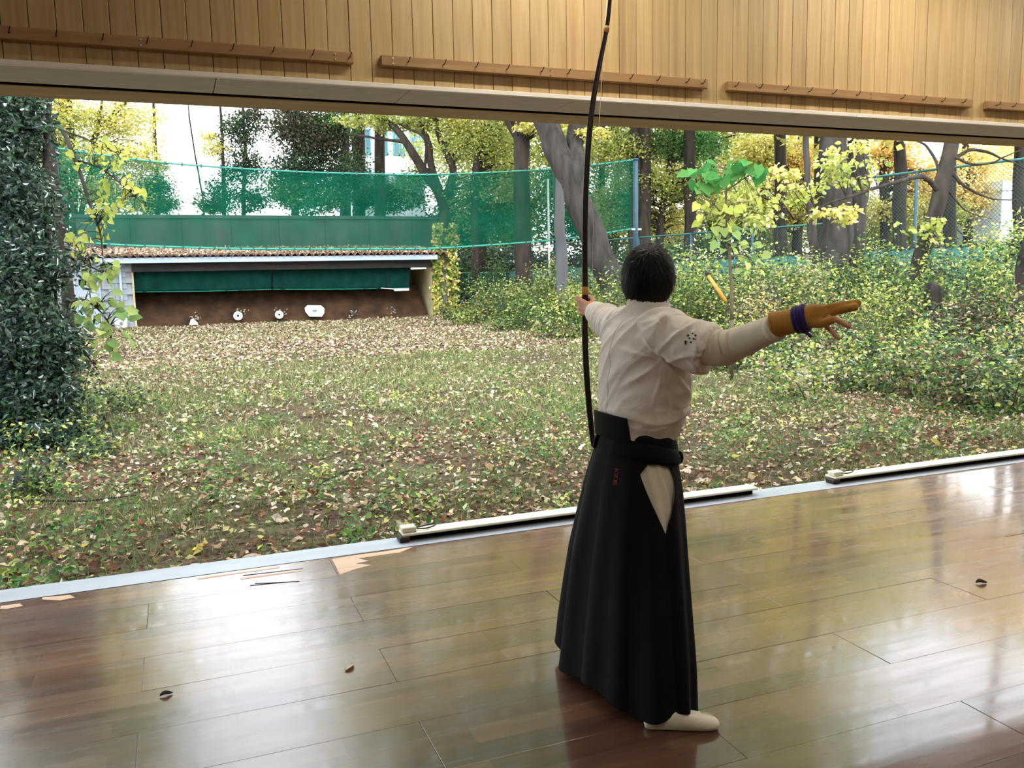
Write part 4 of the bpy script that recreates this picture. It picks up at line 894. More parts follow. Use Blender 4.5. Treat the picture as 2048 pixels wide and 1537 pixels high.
def leafy(name, label, limbs, clusters, cat='tree', mat='stem'):
    b0 = np.array(atd(*limbs[0][0][:3])); g = float(gz(b0[0], b0[1])); o = empty(name, (b0[0], b0[1], min(g, b0[2])), label, cat); mb = MB(); L = []; R = []
    for l in limbs: q, r = limb(mb, l, 4, 7, .01); L.append(q); R.append(r)
    if b0[2] > g: mb.tube([b0, (b0[0], b0[1], g - .1)], [limbs[0][0][3], limbs[0][0][3] * 1.2], 7)
    L = np.vstack(L); R = np.concatenate(R)
    for (x, y, rx, ry, d, n, me, lo, hi) in clusters:
        for _ in range(n):
            a, r = random.uniform(0, 6.28), math.sqrt(random.random()); p = np.array(atd(x + rx * r * math.cos(a), y + ry * r * math.sin(a), d + random.uniform(-.35, .35)))
            i = int(np.argmin(np.linalg.norm(L - p, axis=1))); a_ = L[i]
            mb.tube(spline([a_, (a_ + p) / 2 + [0, 0, .04], p], 2), [.006, .005, .004, .003, .003], 4, False)
            out = p - a_; out[2] = -.35 * np.linalg.norm(out) - .1; s = random.uniform(lo, hi)
            tow = np.array([-.36, -.75, .9]) + RNG.normal(size=3) * .7
            place_leaf(me, o, p, s, s * .85, out + RNG.normal(size=3) * .15, tow)
    mobj('stems', mb.vf, M[mat], o, True); return o
h_g, h_y, h_p = leaf_mesh('broad_leaf', 'heart', M['lg']), leaf_mesh('broad_leaf_yellow', 'heart', M['ly']), leaf_mesh('broad_leaf_pale', 'heart', M['lp'])
leafy('broad_leaf_sapling', 'sapling with very broad bright green leaves right of the archer\'s head',
      [[(1464, 640, 13.5, .03), (1462, 560, 13.5, .026), (1456, 470, 13.5, .022), (1452, 400, 13.5, .018), (1455, 340, 13.5, .01)], [(1456, 440, 13.5, .012), (1420, 400, 13.5, .01), (1395, 370, 13.5, .006)], [(1454, 380, 13.5, .012), (1500, 350, 13.5, .008), (1530, 335, 13.5, .005)]],
      [(1460, 338, 70, 22, 13.5, 34, h_g, .15, .26), (1410, 360, 40, 26, 13.5, 16, h_g, .14, .22), (1435, 420, 50, 40, 13.4, 34, h_y, .08, .17), (1510, 400, 44, 40, 13.6, 26, h_y, .07, .14), (1490, 520, 44, 44, 13.5, 24, h_p, .09, .18), (1450, 470, 40, 30, 13.4, 16, h_p, .10, .19)])
leafy('overhanging_branch', 'drooping branch with yellow-green lobed leaves hanging in front of the shed door',
      [[(138, 700, 12.5, .10), (136, 600, 12.5, .09), (126, 500, 12.5, .08), (110, 380, 12.5, .07), (96, 250, 12.3, .06), (80, 120, 12, .05)],
       [(97, 240, 12.28, .035), (128, 266, 11.7, .03), (160, 345, 11.4, .026), (178, 405, 11.3, .02), (200, 465, 11.2, .012), (206, 530, 11.2, .006)], [(150, 320, 11.5, .016), (200, 335, 11.5, .012), (250, 375, 11.4, .008), (292, 412, 11.4, .004)], [(128, 262, 11.5, .014), (190, 285, 11.4, .008), (240, 310, 11.3, .004)],
       [(133, 560, 12.5, .02), (160, 530, 11.1, .014), (205, 545, 11, .006)], [(136, 605, 12.5, .02), (170, 600, 11, .014), (215, 640, 10.9, .008), (225, 690, 10.8, .004)], [(137, 650, 12.5, .02), (160, 690, 10.7, .012), (195, 740, 10.6, .006)]],
      [(245, 385, 64, 36, 11.4, 46, h_y, .07, .13), (190, 315, 64, 40, 11.4, 40, h_y, .07, .12), (200, 445, 36, 40, 11.2, 26, h_y, .07, .13), (190, 540, 48, 28, 11, 32, h_p, .09, .16), (195, 612, 46, 44, 10.9, 36, h_p, .09, .17), (185, 690, 48, 44, 10.7, 38, h_p, .09, .15), (160, 480, 30, 30, 11, 12, h_y, .1, .15), (250, 640, 20, 40, 10.9, 8, h_p, .12, .18)], mat='bark')

# ---- evergreen hedge at left
hb = np.array(atd(40, 900, 9.4)); hb[2] = float(gz(hb[0], hb[1])); hedge = empty('evergreen_shrub', hb, 'tall dark glossy evergreen shrub filling the left edge of the view', 'shrub')
mb = MB(); HL = []
for (x0, x1, x2) in ((20, 10, 30), (60, 70, 60), (-40, -60, -40), (90, 110, 90), (-10, -20, -70)):
    q, r = limb(mb, [(x0, 905, 9.6, .06), (x1, 650, 9.7, .05), (x2, 350, 9.8, .035), (x2 + 20, 120, 9.9, .02)], 5, 7, .01); HL.append(q)
HL = np.vstack(HL); HR = np.full(len(HL), .03); Cs = []
for (x, y, rx, ry, d, n) in [(20, 250, 62, 85, 9.6, 3600), (30, 400, 74, 80, 9.5, 3600), (36, 540, 76, 90, 9.4, 3800), (50, 680, 84, 90, 9.3, 4200), (30, 800, 90, 75, 9.2, 3400), (90, 790, 60, 60, 9.3, 1700), (-110, 450, 110, 300, 9.6, 4000), (0, 120, 90, 80, 9.7, 1600), (100, 700, 50, 60, 9.3, 1400), (-60, 840, 120, 60, 9.1, 1600), (70, 860, 110, 40, 9.0, 1500), (60, 600, 110, 200, 9.4, 900), (40, 330, 95, 120, 9.5, 700)]:
    C, ct = blob_pts(x, y, rx, ry, d, n, .22); twigs(mb, ct, HL, HR, 2, .008); Cs.append(C)
C = np.vstack(Cs); n = len(C); D, N = leaf_frames(n, .35, .7); mobj('branches', mb.vf, M['bark'], hedge, True)
leaf_obj('foliage', C, D, N, RNG.uniform(.055, .10, n), RNG.uniform(.028, .042, n), pal('H', n), M['leaf_gloss'], hedge, 'oval')

# the hedge goes on to the left
hb2 = np.array(atd(-330, 900, 9.6)); hb2[2] = float(gz(hb2[0], hb2[1])); h2 = empty('evergreen_shrub', hb2, 'second glossy evergreen shrub continuing the hedge left of the frame', 'shrub'); mb = MB(); HL = []
for x0 in (-250, -330, -420):
    q, r = limb(mb, [(x0, 905, 9.8, .06), (x0 + 15, 650, 9.9, .05), (x0 - 10, 350, 10, .035), (x0, 120, 10.1, .02)], 5, 7, .01); HL.append(q)
HL = np.vstack(HL); Cs = []
for (x, y, rx, ry, n) in [(-320, 700, 150, 170, 2600), (-320, 420, 150, 200, 2600), (-300, 150, 130, 120, 1200)]:
    C, ct = blob_pts(x, y, rx, ry, 9.9, n, .25); twigs(mb, ct, HL, np.full(len(HL), .03), 3, .008); Cs.append(C)
C = np.vstack(Cs); n = len(C); D, N = leaf_frames(n, .35, .7); mobj('branches', mb.vf, M['bark'], h2, True)
leaf_obj('foliage', C, D, N, RNG.uniform(.07, .13, n), RNG.uniform(.035, .055, n), pal('H', n), M['leaf_gloss'], h2, 'oval')

# ---- ivy on the shed pillar
n = 1500; t = RNG.random(n); px = np.where(RNG.random(n) < .5, 875 + RNG.normal(0, 5, n), 905 + RNG.normal(0, 6, n)); py = 445 + 180 * t ** .9
C = np.array([at(a, b, YF - .1 - .15 * RNG.random()) for a, b in zip(px, py)]); D = rand_dir(n); D[:, 2] -= 1; N = unit(np.array([0, -1., .5]) + .5 * RNG.normal(size=(n, 3)))
cl = pal('YG', n); k = RNG.random(n) < .4; cl[k] = pal('YO', int(k.sum())); k = RNG.random(n) < .3; cl[k] = pal('G', int(k.sum()))
iv = empty('ivy', at(890, 632, YF - .15), 'yellowing ivy climbing the concrete pillar at the shed\'s right end', 'ivy')
leaf_obj('foliage', C, unit(D), N, RNG.uniform(.10, .2, n), RNG.uniform(.09, .16, n), cl, M['leaf'], iv)
mb = MB()
for s in (-1, 0, 1): mb.tube(spline([at(890 + 9 * s, 634, YF - .1), at(884 + 14 * s, 560, YF - .1), at(892 + 10 * s, 500, YF - .1), at(888 + 16 * s, 440, YF - .1)], 5), .012, 5)
mobj('vines', mb.vf, M['stem'], iv, True)

# ---- bushes on the right bank and by the hedge
def bush(name, x, y, rad, h, n, pls, leaf, label, group, cat='bush', tpl='diamond', mat='leaf'):
    z = float(gz(x, y)); o = empty(name, (x, y, z), label, cat, group); mb = MB(); ns = max(5, int(rad * 9)); tips = []
    for _ in range(ns):
        a = RNG.uniform(0, 6.28); rr = rad * math.sqrt(RNG.random()); hh = h * RNG.uniform(.6, 1.05) * (1 - .35 * (rr / rad) ** 2); b = np.array([x + rr * .35 * math.cos(a), y + rr * .35 * math.sin(a), z - .03]); e = np.array([x + rr * math.cos(a), y + rr * math.sin(a), z + hh]); m = (b + e) / 2 + [0, 0, .15 * hh]
        P = spline([b, m, e], 3); mb.tube(P, list(np.linspace(.011, .003, len(P))), 4, False); tips.append(P)
    T = np.vstack(tips); i = RNG.integers(0, len(T), n); C = T[i] + RNG.normal(size=(n, 3)) * [.13 * rad + .05, .13 * rad + .05, .10 * h + .03]; C[:, 2] = np.maximum(C[:, 2], z + .02)
    D, N = leaf_frames(n, .1, 1.0); cols = np.vstack([pal(p, len(q)) for p, q in zip(pls, np.array_split(np.arange(n), len(pls)))]); RNG.shuffle(cols)
    mobj('stems', mb.vf, M['stem'], o, True); leaf_obj('foliage', C, D, N, leaf * RNG.uniform(.6, 1.3, n), leaf * .62 * RNG.uniform(.7, 1.2, n), cols, M[mat], o, tpl); return o
spots = []
rs = random.Random(5)
for i in range(120):
    for _ in range(60):
        y = 7.2 + 23 * rs.random() ** 1.25; x = rs.uniform(8.3 + .03 * y, 19.2 - .12 * y) if y > 10 else rs.uniform(8.9, 15)
        if all(math.hypot(x - a, y - b) > .72 for a, b in spots): spots.append((x, y)); break
for i, (x, y) in enumerate(spots):
    kind = rs.choice(['YG', 'YG', 'G', 'G', 'G', 'M', 'M', 'DB']); edge = x < 9.8
    h = rs.uniform(.45, .85) if edge else rs.uniform(.7, 1.35); rad = rs.uniform(.6, 1.0)
    pls = {'YG': ['YG', 'YG', 'G', 'DG'], 'G': ['DG', 'DG', 'G', 'YG'], 'M': ['DG', 'YG', 'G', 'LITD'], 'DB': ['DB', 'DG', 'LITD']}[kind]
    cc = MW.T @ np.array([x, y, float(gz(x, y)) + .3 - CAMZ]); pxx = cc[0] / cc[2] * FPX + 1024; dep = 'by the lawn edge' if edge or y < 9 else ('near the wall' if cc[2] > 20 else 'halfway up the bank')
    lab = '%s bush %s, %s' % ({'YG': 'yellow-green', 'G': 'dark green', 'M': 'mottled', 'DB': 'brownish withering'}[kind], dep, where(pxx))
    bush('undergrowth_bush', x, y, rad, h, int(1000 * rad * (1.3 if y < 16 else .9)), pls, .08 if y < 16 else .10, lab, 'bushes on the right bank')
for i, (px, d, h, pls) in enumerate(((1290, 21, 2.0, ['DG', 'G', 'YG']), (1350, 19, 2.2, ['DG', 'G', 'YG']), (1410, 20, 1.9, ['G', 'DG', 'Y']), (1500, 19, 2.0, ['G', 'DG', 'YG']), (1560, 21, 1.8, ['DG', 'G', 'YG']), (1610, 19, 1.6, ['YG', 'G', 'LIT']), (1760, 20, 1.6, ['G', 'YG', 'DG']), (1930, 17, 1.7, ['G', 'YG', 'DG']), (1990, 18, 2.0, ['YG', 'G', 'Y']), (1210, 25, 1.9, ['DG', 'G', 'YG']), (1100, 30, 2.0, ['DG', 'G', 'Y']), (950, 35, 2.2, ['DG', 'DG', 'G']), (1010, 34, 2.6, ['DG', 'G', 'DG']))):
    p = atd(px, 600, d); bush('tall_bush', p[0], p[1], 1.0, h, 2300, pls, .095, 'tall %s bush against the boundary wall, %s' % (CN[pls[0]], where(px)), 'tall bushes along the boundary wall')
for px, py, d, rad, h, pls, lab in ((1075, 600, 31, 1.1, 1.5, ['YG', 'Y', 'G'], 'yellow-green bush at the foot of the big upright trunk'), (985, 600, 31, 1.2, 1.5, ['DG', 'G', 'YG'], 'dark bush in front of the low green gate'), (1165, 610, 25, .9, 1.2, ['YG', 'Y', 'G'], 'bright yellow-green bush between pale trunk and leaning trunk'), (1320, 600, 22, 1.3, 1.7, ['DG', 'G', 'YG'], 'dark tall bush hidden behind the archer\'s head'), (1560, 600, 17, 1.2, 1.4, ['LIT', 'DB', 'G', 'YO'], 'bush with orange and brown leaves left of the twin trunk'), (1780, 600, 16, 1.2, 1.3, ['YG', 'YG', 'G'], 'pale yellow-green bush under the leaning young tree'), (2000, 560, 15.5, 1.2, 1.6, ['H', 'G', 'YG'], 'dark leafy bush with yellow sprigs near the right edge'), (1960, 680, 10.5, .9, .8, ['DB', 'G', 'LITD'], 'low dark olive bush nearest the right edge'), (1640, 660, 11.5, .9, .8, ['YG', 'G', 'LIT'], 'low sprawling bush below the archer\'s gloved hand')):
    p = atd(px, py, d); bush('leafy_bush', p[0], p[1], rad, h, int(1500 * rad), pls, .075 if d < 20 else .1, lab, None)
for px, py, d, rad, h, lab in ((170, 850, 9.6, .55, .6, 'low yellow-green weeds at the foot of the dark evergreen shrub'), (130, 760, 10.6, .6, 1.0, 'pale leafy shrub growing out of the dark evergreen\'s right flank'), (250, 800, 11.5, .5, .35, 'small low weed clump between evergreen and lawn'), (40, 1010, 7.0, .5, .35, 'low dark green weeds at the left edge near the sill'), (30, 905, 9.0, .8, .45, 'dark green weeds spreading below the evergreen shrub at the left edge'), (110, 890, 9.2, .6, .4, 'dark weed patch below the right side of the evergreen shrub'), (200, 930, 8.6, .45, .22, 'small weed patch on the litter below the drooping branch')):
    p = atd(px, py, d); bush('weed_clump', p[0], p[1], rad, h, int(1100 * rad), ['G', 'H', 'H', 'YG'], .06, lab, None)

# look-alike bushes: told apart by their order from the left
_by = {}
for _o in list(COL.objects):
    if _o.type == 'EMPTY' and 'bush' in _o.get('category', ''):
        _c = MW.T @ (np.array(_o.location) - [0, 0, CAMZ]); _by.setdefault(_o['label'], []).append((_c[0] / _c[2], _o))
for _l, _v in _by.items():
    if len(_v) > 1:
        _v.sort(key=lambda q: q[0]); _w = {2: ('left one', 'right one'), 3: ('leftmost', 'middle one', 'rightmost')}.get(len(_v), ('leftmost', 'second from left', 'third from left', 'fourth from left', 'fifth from left', 'sixth from left'))
        for _k, (_x, _o) in enumerate(_v[:6]): _o['label'] = _l + ', ' + _w[_k]
# ---- ground cover
def scatter(x0, x1, y0, y1, n, keep):
    x = RNG.uniform(x0, x1, n); y = RNG.uniform(y0, y1, n); k = RNG.random(n) < keep(x, y); return x[k], y[k]
def nz(x, y, s, o=0):
    return (np.sin(x * s + 1.3 * np.sin(y * s * .7 + o)) * np.sin(y * s * 1.1 + 1.7 * np.sin(x * s * .6 + o * 2)) + .5 * np.sin(x * s * 2.3 + o) * np.sin(y * s * 2.6 - o)) / 1.5
def edge(x, y):       # inside the shed's footprint nothing grows
    return np.where((y > 33.1) & (x > -3.6) & (x < 10.4), 0, 1)
LC, LD, LN, LL, LW, LK = [], [], [], [], [], []
def add_litter(x0, x1, y0, y1, n, size, keep, dark):
    x, y = scatter(x0, x1, y0, y1, n, lambda a, b: keep(a, b) * edge(a, b)); m = len(x); N = unit(np.array([0, 0, 1.]) + .42 * RNG.normal(size=(m, 3))); D = np.cross(N, rand_dir(m))
    LC.append(np.stack([x, y, gz(x, y) + RNG.uniform(.004, .035, m)], 1)); LD.append(unit(D)); LN.append(N); s = size * RNG.uniform(.55, 1.3, m); LL.append(s); LW.append(s * RNG.uniform(.5, .85, m))
    c = pal('LIT', m); k = RNG.random(m) < dark(x, y); c[k] = pal('LITD', int(k.sum())); k = RNG.random(m) < .02; c[k] = pal('Y', int(k.sum())); k = RNG.random(m) < .014; c[k] = np.array(srgb(140, 66, 52)) * RNG.uniform(.7, 1.2, (int(k.sum()), 1)); LK.append(c)
add_litter(-3.5, 11, 4.78, 9.5, 42000, .056, lambda x, y: .55 + .4 * nz(x, y, 1.1), lambda x, y: np.clip(.85 - .08 * (y - 5), .3, .85))
add_litter(-5, 16, 9.5, 18, 34000, .072, lambda x, y: .5 + .4 * nz(x, y, .9, 1), lambda x, y: .25 + 0 * x)
add_litter(-7, 18, 18, 33.6, 80000, .088, lambda x, y: .85 + .2 * nz(x, y, .6, 2), lambda x, y: .2 + 0 * x)
tag(leaf_obj('leaf_litter', np.vstack(LC), np.vstack(LD), np.vstack(LN), np.concatenate(LL), np.concatenate(LW), np.vstack(LK), M['litter']), 'dry fallen leaves carpeting the whole yard', 'leaf litter', kind='stuff')
BC, BD, BN, BL, BW, BK = [], [], [], [], [], []
def add_grass(x0, x1, y0, y1, n, h, w, keep, green):
    x, y = scatter(x0, x1, y0, y1, n, lambda a, b: keep(a, b) * edge(a, b)); m = len(x); D = unit(np.array([0, 0, 1.]) + .55 * RNG.normal(size=(m, 3)) * [1, 1, .3]); N = np.cross(D, rand_dir(m))
    BC.append(np.stack([x, y, gz(x, y) - .004], 1)); BD.append(D); BN.append(unit(N)); BL.append(h * RNG.uniform(.5, 1.4, m)); BW.append(np.full(m, w))
    c = pal('GR', m); k = RNG.random(m) < green(x, y); c[k] = pal('GRG', int(k.sum())); BK.append(c)
add_grass(-3.5, 10, 4.80, 9.5, 60000, .085, .0055, lambda x, y: np.clip(.48 + .75 * nz(x, y, 1.3, 4), .05, 1), lambda x, y: .75 + 0 * x)
add_grass(-5, 15, 9.5, 18, 90000, .10, .009, lambda x, y: np.clip(.55 + .6 * nz(x, y, .8, 3), .05, 1), lambda x, y: .35 + .3 * nz(x, y, .5, 5))
add_grass(-6, 18, 18, 33, 60000, .10, .014, lambda x, y: np.clip(.35 + .5 * nz(x, y, .7, 6) + .5 * sm(8, 12, x), 0, 1), lambda x, y: .25 + .5 * sm(8, 12, x))
tag(leaf_obj('lawn_grass', np.vstack(BC), np.vstack(BD), np.vstack(BN), np.concatenate(BL), np.concatenate(BW), np.vstack(BK), M['grass'], tpl='blade'), 'thin pale green grass growing through the leaf litter', 'grass', kind='stuff')
# tall sedge tufts on the bank right of the shed
n = 9000; a = RNG.random(n); x = 10.2 + 3.2 * RNG.random(n) + 0 * a; y = 19 + 11 * RNG.random(n); D = unit(np.array([0, 0, 1.]) + .5 * RNG.normal(size=(n, 3)) * [1, 1, .2])
tag(leaf_obj('bank_sedge', np.stack([x, y, gz(x, y)], 1), D, unit(np.cross(D, rand_dir(n))), RNG.uniform(.3, .7, n), .022, np.vstack([pal('G', n // 2), pal('DG', n - n // 2)]), M['grass'], tpl='blade'), 'long dark green sedge on the bank right of the shed', 'sedge', kind='stuff')
# little weeds near the sill
WC, WD, WN, WL, WK = [], [], [], [], []
for i in range(820):
    y = 4.86 + 9 * RNG.random() ** 1.5; x = RNG.uniform(-2.6, 9.8)
    if nz(np.array(x), np.array(y), 1.0, 9) < -.15: continue
    m = int(RNG.integers(10, 34)); r = RNG.uniform(.06, .2); c = np.stack([x + RNG.normal(0, r * .6, m), y + RNG.normal(0, r * .6, m), np.zeros(m)], 1); c[:, 1] = np.maximum(c[:, 1], 4.78); c[:, 2] = gz(c[:, 0], c[:, 1]) + RNG.uniform(.02, .14, m)
    D, N = leaf_frames(m, -.1, 1.3); WC.append(c); WD.append(D); WN.append(N); WL.append(RNG.uniform(.02, .055, m)); WK.append(pal(['GRG', 'G', 'G', 'GRG', 'YG', 'G'][i % 6], m))
WL = np.concatenate(WL); tag(leaf_obj('small_weeds', np.vstack(WC), np.vstack(WD), np.vstack(WN), WL, WL * .75, np.vstack(WK), M['leaf'], tpl='oval'), 'small green weeds sprouting between fallen leaves near the sill', 'weeds', kind='stuff')
# single fallen leaves that can be told apart
def star_leaf(name, mat, lobes, curl):
    V = [(0, 0, 0)]; n = lobes * 2 + 1
    for k in range(n):
        a = math.radians(-60 + 300 * k / (n - 1)); r = (.55 if k % 2 == 0 else .28) if lobes > 1 else .3
        if lobes == 1: pass
        V.append((r * math.cos(a), .42 + r * math.sin(a) if lobes > 1 else 0, curl * r * (1 if k % 2 else 2)))
    if lobes == 1:
        V = [(.0, .0, .0)] + [(.30 * math.cos(b) , .5 + .5 * math.sin(b), curl * abs(math.cos(b))) for b in np.linspace(-math.pi / 2, 1.5 * math.pi, 13)[:-1]]; V[0] = (0, .5, 0)
    F = [(0, i, i + 1) for i in range(1, len(V) - 1)] + [(0, len(V) - 1, 1)]
    me = bpy.data.meshes.new(name); set_mesh(me, V, F); me.materials.append(mat); return me
LM = {'tan': (srgb(206, 178, 140), srgb(168, 134, 98)), 'brown': (srgb(132, 98, 72), srgb(96, 68, 50)), 'yellow': (srgb(214, 194, 104), srgb(192, 174, 92)), 'red': (srgb(150, 70, 56), srgb(190, 112, 80)), 'pale': (srgb(226, 208, 186), srgb(206, 186, 164))}
kinds = {}
for k, (a, b) in LM.items():
    mt = solid_leaf('fallen_%s' % k, a, b); kinds[k] = [star_leaf('fallen_leaf_%s' % k, mt, 3, .12), star_leaf('fallen_leaf_%s' % k, mt, 1, .12), star_leaf('fallen_leaf_%s' % k, mt, 2, .2)]
FL = {'tan': 'tan dry leaf lying on the ground just outside the sill', 'brown': 'brown dry leaf lying on the ground just outside the sill', 'yellow': 'yellow fallen leaf lying on the ground just outside the sill', 'red': 'reddish fallen leaf lying on the ground just outside the sill', 'pale': 'pale upturned leaf lying on the ground just outside the sill'}
rs = random.Random(3)
for i in range(270):
    y = 4.9 + 5.2 * rs.random() ** 1.4; x = rs.uniform(-1.7, 2.0 + y * .95); k = rs.choices(list(LM), [6, 7, 2, 1, 2])[0]; me = rs.choice(kinds[k])
    o = bpy.data.objects.new('fallen_leaf', me); link(o); s = rs.uniform(.06, .115); o.scale = (s, s, s); o.location = (x, y, float(gz(x, y)) + .035); o.rotation_euler = (rs.gauss(0, .3), rs.gauss(0, .3), rs.uniform(0, 6.28)); tag(o, FL[k], 'leaf', '%s leaves outside the sill' % k)
def stick(pts, r, label):
    P = []
    for px, py in pts:
        q = ray(px, py); q = q * ((-.20 - CAMZ) / q[2]); P.append(np.array([q[0], q[1], float(gz(q[0], q[1])) + .03]))
    tag(mobj('fallen_twig', tube(spline(P, 5), list(np.linspace(r, r * .4, (len(P) - 1) * 5 + 1)), 7), M['bark_grey'], origin=P[0], smooth=True), label, 'twig')
stick([(55, 998), (130, 997), (180, 996), (225, 990), (272, 984)], .012, 'long dark twig on the ground at lower left')
stick([(612, 978), (650, 957), (690, 938), (722, 932), (745, 934)], .012, 'long pale twig on the ground in the middle of the yard')
p = np.array(atd(1012, 622, 28)); p[2] = float(gz(p[0], p[1])); tag(mobj('dead_branch', tube(spline([p, p + [.15, 0, .25], p + [.5, .05, .3], p + [.75, 0, .5]], 5), list(np.linspace(.04, .015, 16)), 7), M['bark_pale'], origin=p, smooth=True), 'pale dead branch lying in the sedge right of the shed', 'branch')
# ================================================================== the archer
def skin_mat():
    m, t, b = new_mat('skin'); n = noise_n(t, 30, 4); c = ramp(t, n, [(.3, srgb(196, 142, 112)), (.7, srgb(214, 160, 128))]); t.links.new(c, b.inputs['Base Color'])
    b.inputs['Roughness'].default_value = .5; b.inputs['Subsurface Weight'].default_value = .12; b.inputs['Subsurface Radius'].default_value = (.01, .004, .002); return m
M['skin'] = skin_mat()
def fabric(name, c1, c2, sc, rough=.9, weave=420, b_=.12, sheen=.2):
    m, t, b = new_mat(name); n = noise_n(t, sc, 4); c = ramp(t, n, [(.3, c1), (.7, c2)]); t.links.new(c, b.inputs['Base Color']); b.inputs['Roughness'].default_value = rough
    b.inputs['Sheen Weight'].default_value = sheen; b.inputs['Specular IOR Level'].default_value = .25
    cr = noise_n(t, 9, 5, dist=1.5); h = math_n(t, 'ADD', math_n(t, 'MULTIPLY', noise_n(t, weave, 2), .05), cr); bump(t, b, h, b_, .02); return m
M['jacket'] = fabric('white_cotton', srgb(222, 215, 205), srgb(234, 228, 219), 6, b_=.3)
M['inner'] = fabric('cream_cotton', srgb(214, 206, 184), srgb(226, 219, 200), 6, b_=.25)
M['hakama'] = fabric('black_wool', srgb(8, 8, 10), srgb(14, 14, 16), 5, .9, b_=.1, sheen=.0)
M['belt'] = fabric('black_belt', srgb(8, 8, 10), srgb(12, 12, 14), 5, .9, b_=.08, sheen=.0)
M['tabi'] = fabric('white_tabi', srgb(226, 220, 200), srgb(238, 233, 216), 12, b_=.2)
M['glove'] = fabric('tan_deerskin', srgb(164, 116, 44), srgb(190, 140, 60), 14, .85, b_=.2)
M['purple'] = fabric('purple_cord', srgb(38, 26, 86), srgb(54, 40, 108), 40, .9)
M['hair'] = noisy('black_hair', srgb(7, 6, 6), srgb(14, 13, 13), 90, .6, spec=.2, stretch=(1, 1, .15), bmp=.5, bdist=.004)
M['orange'] = noisy('orange_thread', srgb(150, 64, 38), srgb(166, 78, 48), 200, .7, bmp=0)
def A(px, py, Y): return np.array(at(px, py, Y))
man = empty('person', (1.47, 2.62, 0), 'archer in white jacket and long black pleated skirt-trousers, arms spread after the shot', 'person')
def ell(cx_, cy_, z, a, b, n=40, p=2.2, tilt=0.0):
    r = []
    for k in range(n):
        th = 2 * math.pi * k / n; c, s = math.cos(th), math.sin(th); rr = (abs(c) ** p + abs(s) ** p) ** (-1 / p)
        r.append((cx_ + a * rr * c, cy_ + b * rr * s, z - tilt * c))
    return r
TOR = [(1.514, 2.648, .83, .104, .124), (1.518, 2.648, .90, .110, .132), (1.528, 2.646, .95, .128, .156), (1.538, 2.644, 1.02, .140, .180), (1.543, 2.642, 1.08, .141, .190), (1.546, 2.642, 1.14, .140, .194), (1.544, 2.642, 1.22, .136, .200), (1.546, 2.644, 1.28, .124, .204), (1.550, 2.646, 1.325, .104, .182), (1.556, 2.650, 1.358, .080, .120), (1.560, 2.654, 1.385, .066, .074), (1.563, 2.656, 1.40, .060, .062)]
SR, ER, WR = np.array([1.540, 2.48, 1.300]), A(1468, 690, 2.26), A(1578, 645, 2.07)
SL, EL, WL_ = np.array([1.575, 2.80, 1.300]), np.array([1.628, 3.08, 1.305]), np.array([1.683, 3.325, 1.348])
B0 = A(1171, 612, 3.42)
# ---- head in its own frame
fd = np.array([.62, .785, .0]); fd /= np.linalg.norm(fd); rd = np.array([fd[1], -fd[0], 0]); ud = np.array([0, 0, 1.])
HC = np.array([1.572, 2.668, 1.480])
def headpt(v): return HC + v[0] * rd + v[1] * fd + v[2] * ud
def head_r(d):
    x, y, z = d; a, b, c = .073, .092, .110
    r = 1 / math.sqrt((x / a) ** 2 + (y / b) ** 2 + (z / c) ** 2)
    if z < 0: r *= 1 - .10 * min(1, -z * 1.4) * (1 if y > -.2 else .6)
    g = lambda px_, pz, w: math.exp(-((x - px_) ** 2 + (z - pz) ** 2) / w ** 2) if y > 0 else 0
    r += .020 * g(0, -.22, .13) + .010 * g(0, -.02, .10) + .006 * g(0, .18, .3) - .008 * (g(.36, .0, .17) + g(-.36, .0, .17)) + .005 * g(0, -.52, .16) + .008 * g(0, -.85, .2) + .003 * (g(.5, -.3, .2) + g(-.5, -.3, .2))
    return r
def sphere_grid(fun, nu=64, nv=44):
    rings = []
    for j in range(1, nv):
        ph = math.pi * j / nv; rr = []
        for i in range(nu):
            th = 2 * math.pi * i / nu; d = (math.sin(ph) * math.cos(th), math.sin(ph) * math.sin(th), math.cos(ph)); rr.append(fun(d))
        rings.append(rr)
    return loft(rings[::-1])
bodyM = MB(); bodyM.add(*sphere_grid(lambda d: headpt(np.array(d) * head_r(d))))
for s in (-1, 1):   # ears
    P = [headpt((s * .076, -.002 + .024 * math.cos(a), -.008 + .033 * math.sin(a))) + s * rd * .006 * (1 + math.cos(a + 2)) for a in np.linspace(0, 2 * math.pi, 15)]
    bodyM.tube(P, .0065, 6, False); bodyM.tube([headpt((s * .066, .0, -.008)), headpt((s * .079, -.003, -.008))], [.022, .018], 10)
bodyM.tube(spline([(1.556, 2.650, 1.29), (1.562, 2.656, 1.36), headpt((0, -.022, -.07)), headpt((0, -.012, -.02))], 4), list(np.linspace(.064, .052, 13)), 18)
def shrink(t, k): return [ell(c[0], c[1], c[2], c[3] - k, c[4] - k, 28) for c in t]
bodyM.add(*loft(shrink([(1.505, 2.648, .72, .12, .165)] + TOR[:9], .026)))
bodyM.tube(spline([SR + [0, .08, -.01], SR, ER, WR], 5), [.056] * 3 + [.052, .05, .048, .046, .045, .044, .042, .04, .038, .035, .032, .029, .028], 14)
bodyM.tube(spline([SL + [0, -.08, -.01], SL, EL, WL_], 5), [.056] * 3 + [.052, .05, .048, .046, .045, .044, .042, .04, .038, .035, .032, .029, .027], 14)
for (hx_, hy, ax_, ay) in ((1.505, 2.59, 1.425, 2.335), (1.505, 2.71, 1.44, 2.97)):
    bodyM.tube(spline([(hx_, hy, .80), ((hx_ + ax_) / 2 + .02, (hy + ay) / 2, .45), (ax_, ay, .06)], 5), list(np.linspace(.074, .040, 11)), 14)
